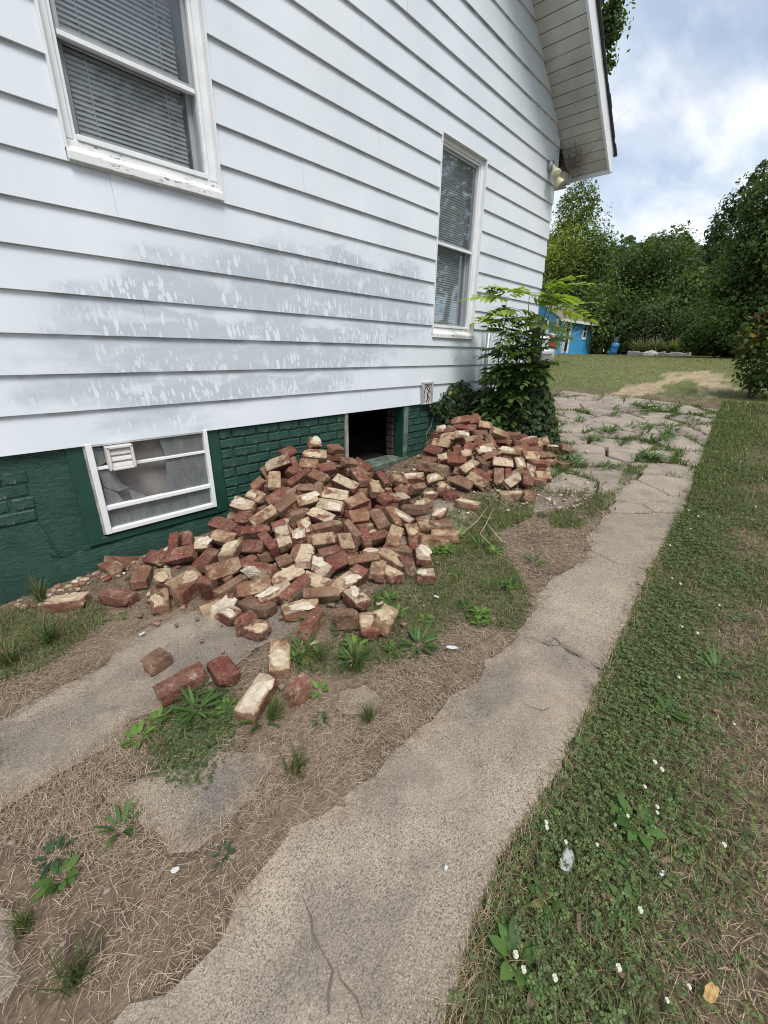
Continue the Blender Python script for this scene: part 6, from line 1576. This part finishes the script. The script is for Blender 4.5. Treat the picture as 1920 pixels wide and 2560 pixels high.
# thin pale sapling in front of the shed
st = empty('young_tree', (14, 5.7, 1.15), 'thin pale barked young tree standing before the blue shed', 'tree'); ti = Matrix.Translation((-14, -5.7, -1.15)); XT = 14.0
tp = lambda zx, zy: onX(1320+zx/8.295, 780+zy/8.295, XT)
tr = MB(); tr.tube([tp(640, 930), tp(665, 740), tp(685, 590), tp(690, 480)], [.022, .02, .018, .014], 7); tr.tube([tp(690, 480), tp(655, 390), tp(600, 300)], [.012, .01, .005], 6); tr.tube([tp(690, 480), tp(720, 380), tp(735, 250), tp(780, 180)], [.014, .012, .009, .005], 6); tr.tube([tp(685, 590), tp(780, 480), tp(920, 480), tp(1090, 385)], [.012, .011, .009, .005], 6); tr.tube([tp(688, 500), tp(560, 470), tp(480, 400)], [.009, .007, .004], 6)
M['palebark'] = plain('pale_bark', (.42, .42, .38), .8, .2, 12, 0); o = tr.build('trunk', M['palebark'], None, smooth=True); o.parent = st; o.matrix_parent_inverse = ti
q = np.random.default_rng(5); n = 420; ctr = [tp(*c) for c in ((600, 300), (480, 250), (735, 250), (560, 450), (660, 350), (790, 400), (430, 330), (820, 440))]
P = np.array([ctr[q.integers(len(ctr))] for _ in range(n)])+q.normal(0, .13, (n, 3)); v, f, c = rhomb_np(P, q.normal(0, 1, (n, 3)), unit(q.normal(0, 1, (n, 3))+[0, 0, 1]), q.uniform(.05, .10, n), q.uniform(.03, .05, n), greens(q, n, (.09, .15, .04), (.20, .26, .07), .2, .2))
o = link('crown', mesh_np('crown', v, f, c), M['leaf'], st); o.matrix_parent_inverse = ti

# ================================================================== TREES
def tree(name, label, base, lobes, nleaf, lsize, c0, c1, seed, group=None, trunk=.2, sprig=26, yellow=.03, shell=.55, dens=1.0, bright=None, cat='tree'):
    q = np.random.default_rng(seed); LC = np.array([l[0] for l in lobes], float); LR = np.array([l[1] for l in lobes], float)
    w = (LR[:, 0]*LR[:, 1]*LR[:, 2])**(2/3); w /= w.sum(); k = q.choice(len(lobes), nleaf, p=w)
    d = unit(q.normal(0, 1, (nleaf, 3))); rad = (shell+(1.04-shell)*q.random(nleaf)**.6)
    bump_ = 1+.46*(fbm(d[:, 0]*2+k*3.1, d[:, 1]*2+d[:, 2]*2.3, 1.6, seed)-.5)*2
    P = LC[k]+d*LR[k]*(rad*bump_)[:, None]
    # ragged sprays beyond the outline
    ns = sprig*22; s0 = q.choice(len(lobes), sprig, p=w); sd0 = unit(q.normal(0, 1, (sprig, 3))+[0, 0, .5]); sp0 = LC[s0]+sd0*LR[s0]*.95; sl = q.uniform(.12, .42, sprig)*LR[s0].mean(1); si = np.repeat(np.arange(sprig), 22); t = q.random(ns)
    sdir = unit(sd0+np.array([0, 0, .6])); P2_ = sp0[si]+sdir[si]*(t*sl[si])[:, None]+q.normal(0, 1, (ns, 3))*(.10*(1-t)*sl[si]+lsize*.3)[:, None]
    P = np.concatenate([P, P2_]); n = len(P); dd = np.concatenate([d, sdir[si]])
    keep = fbm(P[:, 0]*1.0+P[:, 2]*.7, P[:, 1]+P[:, 2]*.9, .9/max(.5, LR.mean()*.45), seed+3) > .33*(2-dens)-.0
    keep |= q.random(n) < .35
    P = P[keep]; dd = dd[keep]; n = len(P)
    N = unit(dd*.7+q.normal(0, .55, (n, 3))+[0, 0, .45]); T = np.cross(N, q.normal(0, 1, (n, 3)))
    cl = fbm(P[:, 0]+P[:, 2]*.6, P[:, 1]-P[:, 2]*.5, 1.0, seed+9)[:, None]; tt = np.clip(cl*1.5-.25+q.normal(0, .18, (n, 1)), 0, 1)
    c = np.array(c0)*(1-tt)+np.array(c1)*tt; yl = q.random(n) < yellow; c[yl] = np.array([.16, .17, .04])
    if bright is not None:
        b = np.exp(-(((P-np.array(bright[0]))/bright[1])**2).sum(1))[:, None]; c = c*(1-b)+np.array(bright[2])*b
    c *= q.uniform(.75, 1.25, (n, 1)); L = lsize*q.uniform(.6, 1.35, n)
    v, f, cc = rhomb_np(P, T, N, L, L*.62, c)
    e = empty(name, base, label, cat, group); e_i = Matrix.Translation(-Vector(base))
    o = link('crown', mesh_np('crown', v, f, cc), M['leaf'], e); o.matrix_parent_inverse = e_i
    tb = MB(); B = Vector(base); top = Vector(LC[np.argmax(LC[:, 2])]); m_ = B.lerp(top, .45); m_.x = B.x*.6+top.x*.4; qq = random.Random(seed)
    tb.tube([B+Vector((0, 0, -.2)), B.lerp(m_, .5)+Vector((qq.gauss(0, .1), qq.gauss(0, .1), 0)), m_, top], [trunk, trunk*.8, trunk*.6, trunk*.15], 8)
    for c_ in LC: c_ = Vector(c_); s_ = B.lerp(m_, qq.uniform(.6, 1)); tb.tube([s_, s_.lerp(c_, .5)+Vector((0, 0, .2)), c_], [trunk*.4, trunk*.25, trunk*.08], 6)
    o = tb.build('trunk', M['bark'], e, smooth=True); o.matrix_parent_inverse = e_i; return e
def lob(X, *ls):
    """lobes given by pixel centre and pixel radii on the vertical plane x = X"""
    o = []
    for px, py, rx, rz in ls:
        c = onX(px, py, X); cz_ = (c-Vector((0, 0, EYE))).dot(Vector(c_f)); s = cz_/FPX; o.append((tuple(c), (max(rx, rz)*s*.85, rx*s*1.08, rz*s)))
    return o
G1, G2 = (.036, .070, .020), (.110, .170, .042)
def base_at(X, px): p = onX(px, 890, X); return (X, p.y, float(g(X))-.05)
tree('tall_tree', 'tall bushy tree with a yellow green flank rising beside the house corner', base_at(30, 1440), lob(30, (1442, 520, 46, 55), (1432, 625, 78, 85), (1450, 745, 85, 85), (1497, 650, 32, 62), (1375, 720, 60, 120), (1420, 830, 90, 60)), 30000, .17, G1, (.115, .175, .042), 1, trunk=.28, sprig=60, bright=(onX(1395, 610, 29), (4, 1.6, 1.8), (.24, .29, .05)))
tree('rounded_tree', 'rounded green tree with feathery top in the middle of the back row', base_at(38, 1640), lob(38, (1600, 680, 62, 52), (1655, 648, 62, 62), (1560, 750, 75, 75), (1680, 750, 95, 90), (1620, 820, 110, 70)), 32000, .19, G1, (.105, .165, .038), 2, trunk=.3, sprig=70)
tree('spreading_tree', 'spreading green tree between the rounded tree and the big right tree', base_at(34, 1730), lob(34, (1725, 730, 48, 46), (1700, 800, 85, 75), (1760, 800, 70, 66), (1780, 740, 40, 46)), 22000, .18, G1, (.095, .150, .034), 3, trunk=.25, sprig=50)
tree('large_tree', 'large dark tree filling the right edge with an airy top', base_at(21, 1905), lob(21, (1880, 600, 50, 60), (1915, 500, 52, 56), (1850, 690, 62, 60), (1905, 730, 80, 80), (1965, 620, 90, 130), (1825, 770, 66, 70), (2040, 560, 110, 150), (1940, 820, 90, 70)), 34000, .12, (.036, .072, .022), (.130, .195, .05), 4, trunk=.3, sprig=170, shell=.5, dens=.93)
tree('airy_tree', 'thin airy tree with open branches left of the large right tree', base_at(24, 1815), lob(24, (1800, 580, 30, 44), (1850, 520, 44, 46), (1830, 640, 44, 46), (1905, 450, 40, 34)), 2600, .15, (.03, .055, .024), (.075, .115, .04), 5, trunk=.12, sprig=34, shell=.2)
for i, (px, py, rx, rz, X, lab) in enumerate(((1505, 835, 60, 62, 31, 'dark shrub behind the blue barrel'), (1590, 828, 70, 62, 31, 'dark shrub directly behind the iris bed'), (1680, 835, 70, 60, 32, 'dark shrub right of the iris bed'), (1765, 838, 60, 55, 30, 'dark shrub under the spreading tree'), (1850, 835, 66, 62, 24, 'dark shrub at the foot of the large right tree'), (1940, 830, 80, 80, 22, 'dark shrub at the right edge of the lawn'))):
    tree('dark_shrub', lab, base_at(X, px), lob(X, (px, py, rx, rz), (px+rx*.5, py-rz*.4, rx*.6, rz*.6), (px-rx*.5, py-rz*.25, rx*.6, rz*.6)), 8000, .15, (.024, .048, .015), (.075, .118, .034), 20+i, trunk=.08, sprig=24, cat='shrub')
tree('arching_shrub', 'bright green arching shrub low at the right of the far lawn', base_at(23.5, 1790), lob(23.5, (1795, 838, 62, 34), (1750, 850, 40, 26)), 6500, .13, (.05, .095, .022), (.12, .185, .036), 31, trunk=.06, sprig=20, cat='shrub')
tree('tree_behind_roof', 'tall tree showing past the roof edge at the top', (16, 9.2, 1.2), lob(16, (1500, 20, 52, 70), (1530, 60, 22, 40), (1512, 165, 22, 26), (1400, 120, 120, 130)), 7500, .13, (.03, .06, .02), (.075, .12, .035), 41, trunk=.25, sprig=40)
# trees across the drive behind the photographer, mirrored in the panes
for i, (x, y, h) in enumerate(((2, -15, 9), (9, -14, 11), (16, -12, 12), (22.5, -9.5, 13), (31, -8, 12))):
    z = float(g(x)); tree('roadside_tree', 'tree across the drive that is mirrored in the window panes', (x, y, z), [((x, y, z+h*.6), (2.9, 2.6, h*.36)), ((x+1.5, y, z+h*.5), (1.9, 2, h*.25)), ((x-1.4, y+.4, z+h*.48), (1.9, 2, h*.25))], 5000, .3, G1, G2, 50+i, 'trees across the drive', .22)
# far wood that closes the view
q = np.random.default_rng(77); n = 26000; yy = q.uniform(-16, 34, n); top = 7.2+2.2*fbm(yy, yy*0, .22, 5)+1.2*vnoise(yy, yy*0, .9, 6); P = np.column_stack([46+q.normal(0, 1.2, n), yy, 1.3+(top-0)*q.random(n)**.8]); Nn = unit(np.column_stack([-np.ones(n), q.normal(0, .5, n), q.normal(.5, .5, n)]))
cl = fbm(P[:, 1], P[:, 2], .5, 8)[:, None]; c = (np.array(G1)*(1-cl)+np.array((.05, .09, .022))*cl)*q.uniform(.7, 1.3, (n, 1)); v, f, cc = rhomb_np(P, np.cross(Nn, q.normal(0, 1, (n, 3))), Nn, q.uniform(.35, .75, n), q.uniform(.25, .5, n), c)
tag(link('distant_woods', mesh_np('distant_woods', v, f, cc), M['leaf']), kind='stuff')
# leafy bush at the right edge, close by
def bush():
    X = 9.6; e = empty('rose_bush', base_at(X, 1905), 'leafy bush with yellowing and red leaf tips at the right edge of the drive', 'bush'); ei = Matrix.Translation(-e.location); q = np.random.default_rng(8); L_ = lob(X, (1905, 905, 46, 70), (1935, 860, 70, 100), (1890, 850, 36, 44), (1960, 930, 70, 60), (1915, 810, 24, 34)); n = 3400
    LC = np.array([l[0] for l in L_]); LR = np.array([l[1] for l in L_]); k = q.integers(0, len(L_), n); d = unit(q.normal(0, 1, (n, 3))); P = LC[k]+d*LR[k]*(.35+.7*q.random(n)**.6)[:, None]; P[:, 2] = np.maximum(P[:, 2], float(g(X))+.03)
    c = greens(q, n, (.028, .060, .018), (.085, .135, .035), .03, .25); cen = np.array(onX(1885, 845, X)); m = np.exp(-(((P-cen)/np.array([.3, .16, .16]))**2).sum(1)) > q.random(n)*1.3; c[m] = np.array([.30, .22, .045])*q.uniform(.6, 1.2, (m.sum(), 1)); cen = np.array(onX(1905, 795, X)); m = np.exp(-(((P-cen)/np.array([.3, .12, .10]))**2).sum(1)) > .35+q.random(n); c[m] = np.array([.22, .05, .04])*q.uniform(.6, 1.2, (m.sum(), 1))
    v, f, cc = leaves_np(P, unit(d+q.normal(0, .8, (n, 3))), unit(q.normal(0, .5, (n, 3))+[0, 0, 1]), q.uniform(.05, .10, n), q.uniform(.035, .06, n), c); o = link('foliage', mesh_np('foliage', v, f, cc), M['leaf'], e); o.matrix_parent_inverse = ei
    s = MB(); qq = random.Random(3); B = e.location
    for c_ in LC: s.tube([B, B.lerp(Vector(c_), .5)+Vector((qq.gauss(0, .05), qq.gauss(0, .05), .05)), Vector(c_)], [.014, .01, .004], 6)
    o = s.build('stem', M['bark'], e, smooth=True); o.matrix_parent_inverse = ei
bush()

# ================================================================== LITTER
M['greypaper'] = plain('grey_paper', (.33, .335, .33), .8, .2, 60, .2); M['paper'] = plain('paper', (.50, .51, .51), .8, .08, 30, .1)
def scrap(dx, dy, L, W, label, m, seed, name='paper_scrap', cat='litter', crump=.35):
    q = random.Random(seed); x, y, z = D(dx, dy); nx_, ny_ = 7, 5; v = []; f = []
    for i in range(nx_):
        for j in range(ny_):
            u, w = i/(nx_-1)-.5, j/(ny_-1)-.5; r0 = 1-.35*abs(u*2)**3; v.append((u*L+q.gauss(0, L*.03), w*W*r0+q.gauss(0, W*.04), .012+abs(noise.noise(Vector((u*4+seed, w*4, seed))))*W*crump+q.gauss(0, W*.03)))
    for i in range(nx_-1):
        for j in range(ny_-1): a = i*ny_+j; f.append((a, a+ny_, a+ny_+1, a+1))
    me = bpy.data.meshes.new(name); me.from_pydata(v, [], f); me.update(); o = link(name, me, m); o.location = (x, y, float(ground_z(x, y))+(.010 if name == 'fallen_leaf' and m is M['bleaf'] else .024)); o.rotation_euler = (0, 0, q.uniform(0, 6.28)); tag(o, label, cat); return o
scrap(975, 1412, .05, .022, 'white paper scrap in the straw right of the grass tufts', M['paper'], 1)
scrap(1220, 1875, .062, .03, 'crumpled greyish white paper in the turf by the concrete edge', M['greypaper'], 2, crump=.9)
scrap(383, 1896, .022, .014, 'tiny white paper chip in the brown straw at lower left', M['paper'], 3)
scrap(962, 1890, .012, .010, 'tiny white chip on the long concrete strip', M['paper'], 4)
scrap(1425, 1900, .018, .010, 'small white scrap in the dry turf at lower right', M['paper'], 5)
scrap(942, 1299, .03, .016, 'small white scrap in the grass below the half brick', M['paper'], 6)
scrap(310, 1500-120, .03, .012, 'short pale stick end lying in the grass by the wall', M['paper'], 7)
M['yleaf'] = plain('yellow_leaf', (.40, .26, .10), .7, .2, 40, 0); M['bleaf'] = plain('brown_leaf', (.16, .105, .072), .8, .3, 30, 0)
scrap(1525, 2165, .045, .022, 'yellow fallen leaf in the turf at the bottom right', M['yleaf'], 8, 'fallen_leaf', 'leaf')
for k in range(24):
    dx, dy = (wk.uniform(1130, 1640), wk.uniform(1500, 2180)) if k < 12 else (wk.uniform(120, 900), wk.uniform(1450, 2150)); x, y, _ = D(dx, dy)
    if concrete_here(np.array([x]), np.array([y]))[0]: continue
    o = scrap(dx, dy, wk.uniform(.025, .045), wk.uniform(.009, .018), ORD[min(11, sum(1 for q_ in scene.objects if q_.name.startswith('fallen_leaf') and (q_.get('group') or '').endswith('right' if k < 16 else 'left')))].replace(' from left', '').replace('leftmost', 'first')+' of the brown fallen leaves in the '+('turf right of the concrete' if k < 16 else 'straw left of the concrete'), M['bleaf'], 10+k, 'fallen_leaf', 'leaf'); o['group'] = 'brown fallen leaves '+('right' if k < 16 else 'left')
M['twig'] = plain('pale_dry_stem', (.36, .30, .20), .8, .2, 20, 0)
for i, pts in enumerate(([(1005+230, 1268), (1215, 1310), (1200, 1335), (1225, 1360), (1226, 1368)], [(1220, 1265), (1195, 1300), (1150, 1340)], [(1208, 1295), (1235, 1330), (1255, 1352), (1275, 1358)], [(1168, 1272), (1195, 1292)])):
    w = [G(a, b, .02+.05*math.sin(math.pi*j/(len(pts)-1))+.012) for j, (a, b) in enumerate(pts)]; o = MB().tube(w, .0032, 5).build('dry_stem', M['twig'], None, smooth=True)
    o.name = 'dry_twig'; tag(o, ('forked pale dry stem in the weeds before the far heap', 'long pale dry stem leaning left in the weeds before the far heap', 'bent pale dry stem reaching right in the weeds before the far heap', 'short dry stem at the buff brick before the far heap')[i], 'twig')
dgs = vine_curves(60, 33, D(1085, 1078, .05), (.12, .10, .03), .22, .0016, .2).build('dry_weed', M['twig'], None); tag(dgs, 'dry tangled weed stems at the front of the far heap', 'weed')

# ---- labels that several things still share get their own ordinal, nearest first
ONES = ['', 'first', 'second', 'third', 'fourth', 'fifth', 'sixth', 'seventh', 'eighth', 'ninth', 'tenth', 'eleventh', 'twelfth', 'thirteenth', 'fourteenth', 'fifteenth', 'sixteenth', 'seventeenth', 'eighteenth', 'nineteenth']
def ordinal(i):
    if i < 20: return ONES[i]
    t_ = ['', '', 'twenty', 'thirty', 'forty', 'fifty', 'sixty', 'seventy', 'eighty', 'ninety'][min(9, i//10)]
    return (t_[:-1]+'ieth') if i % 10 == 0 else t_+'-'+ONES[i % 10]
same = {}
for o in scene.objects:
    if o.parent is None and o.get('label') and o.get('category'): same.setdefault(o['label'], []).append(o)
for lab, lst in same.items():
    if len(lst) < 2: continue
    for i, o in enumerate(sorted(lst, key=lambda o: (o.location-cam.location).length)): o['label'] = (ordinal(i+1)+' nearest ' if i else 'nearest ')+lab
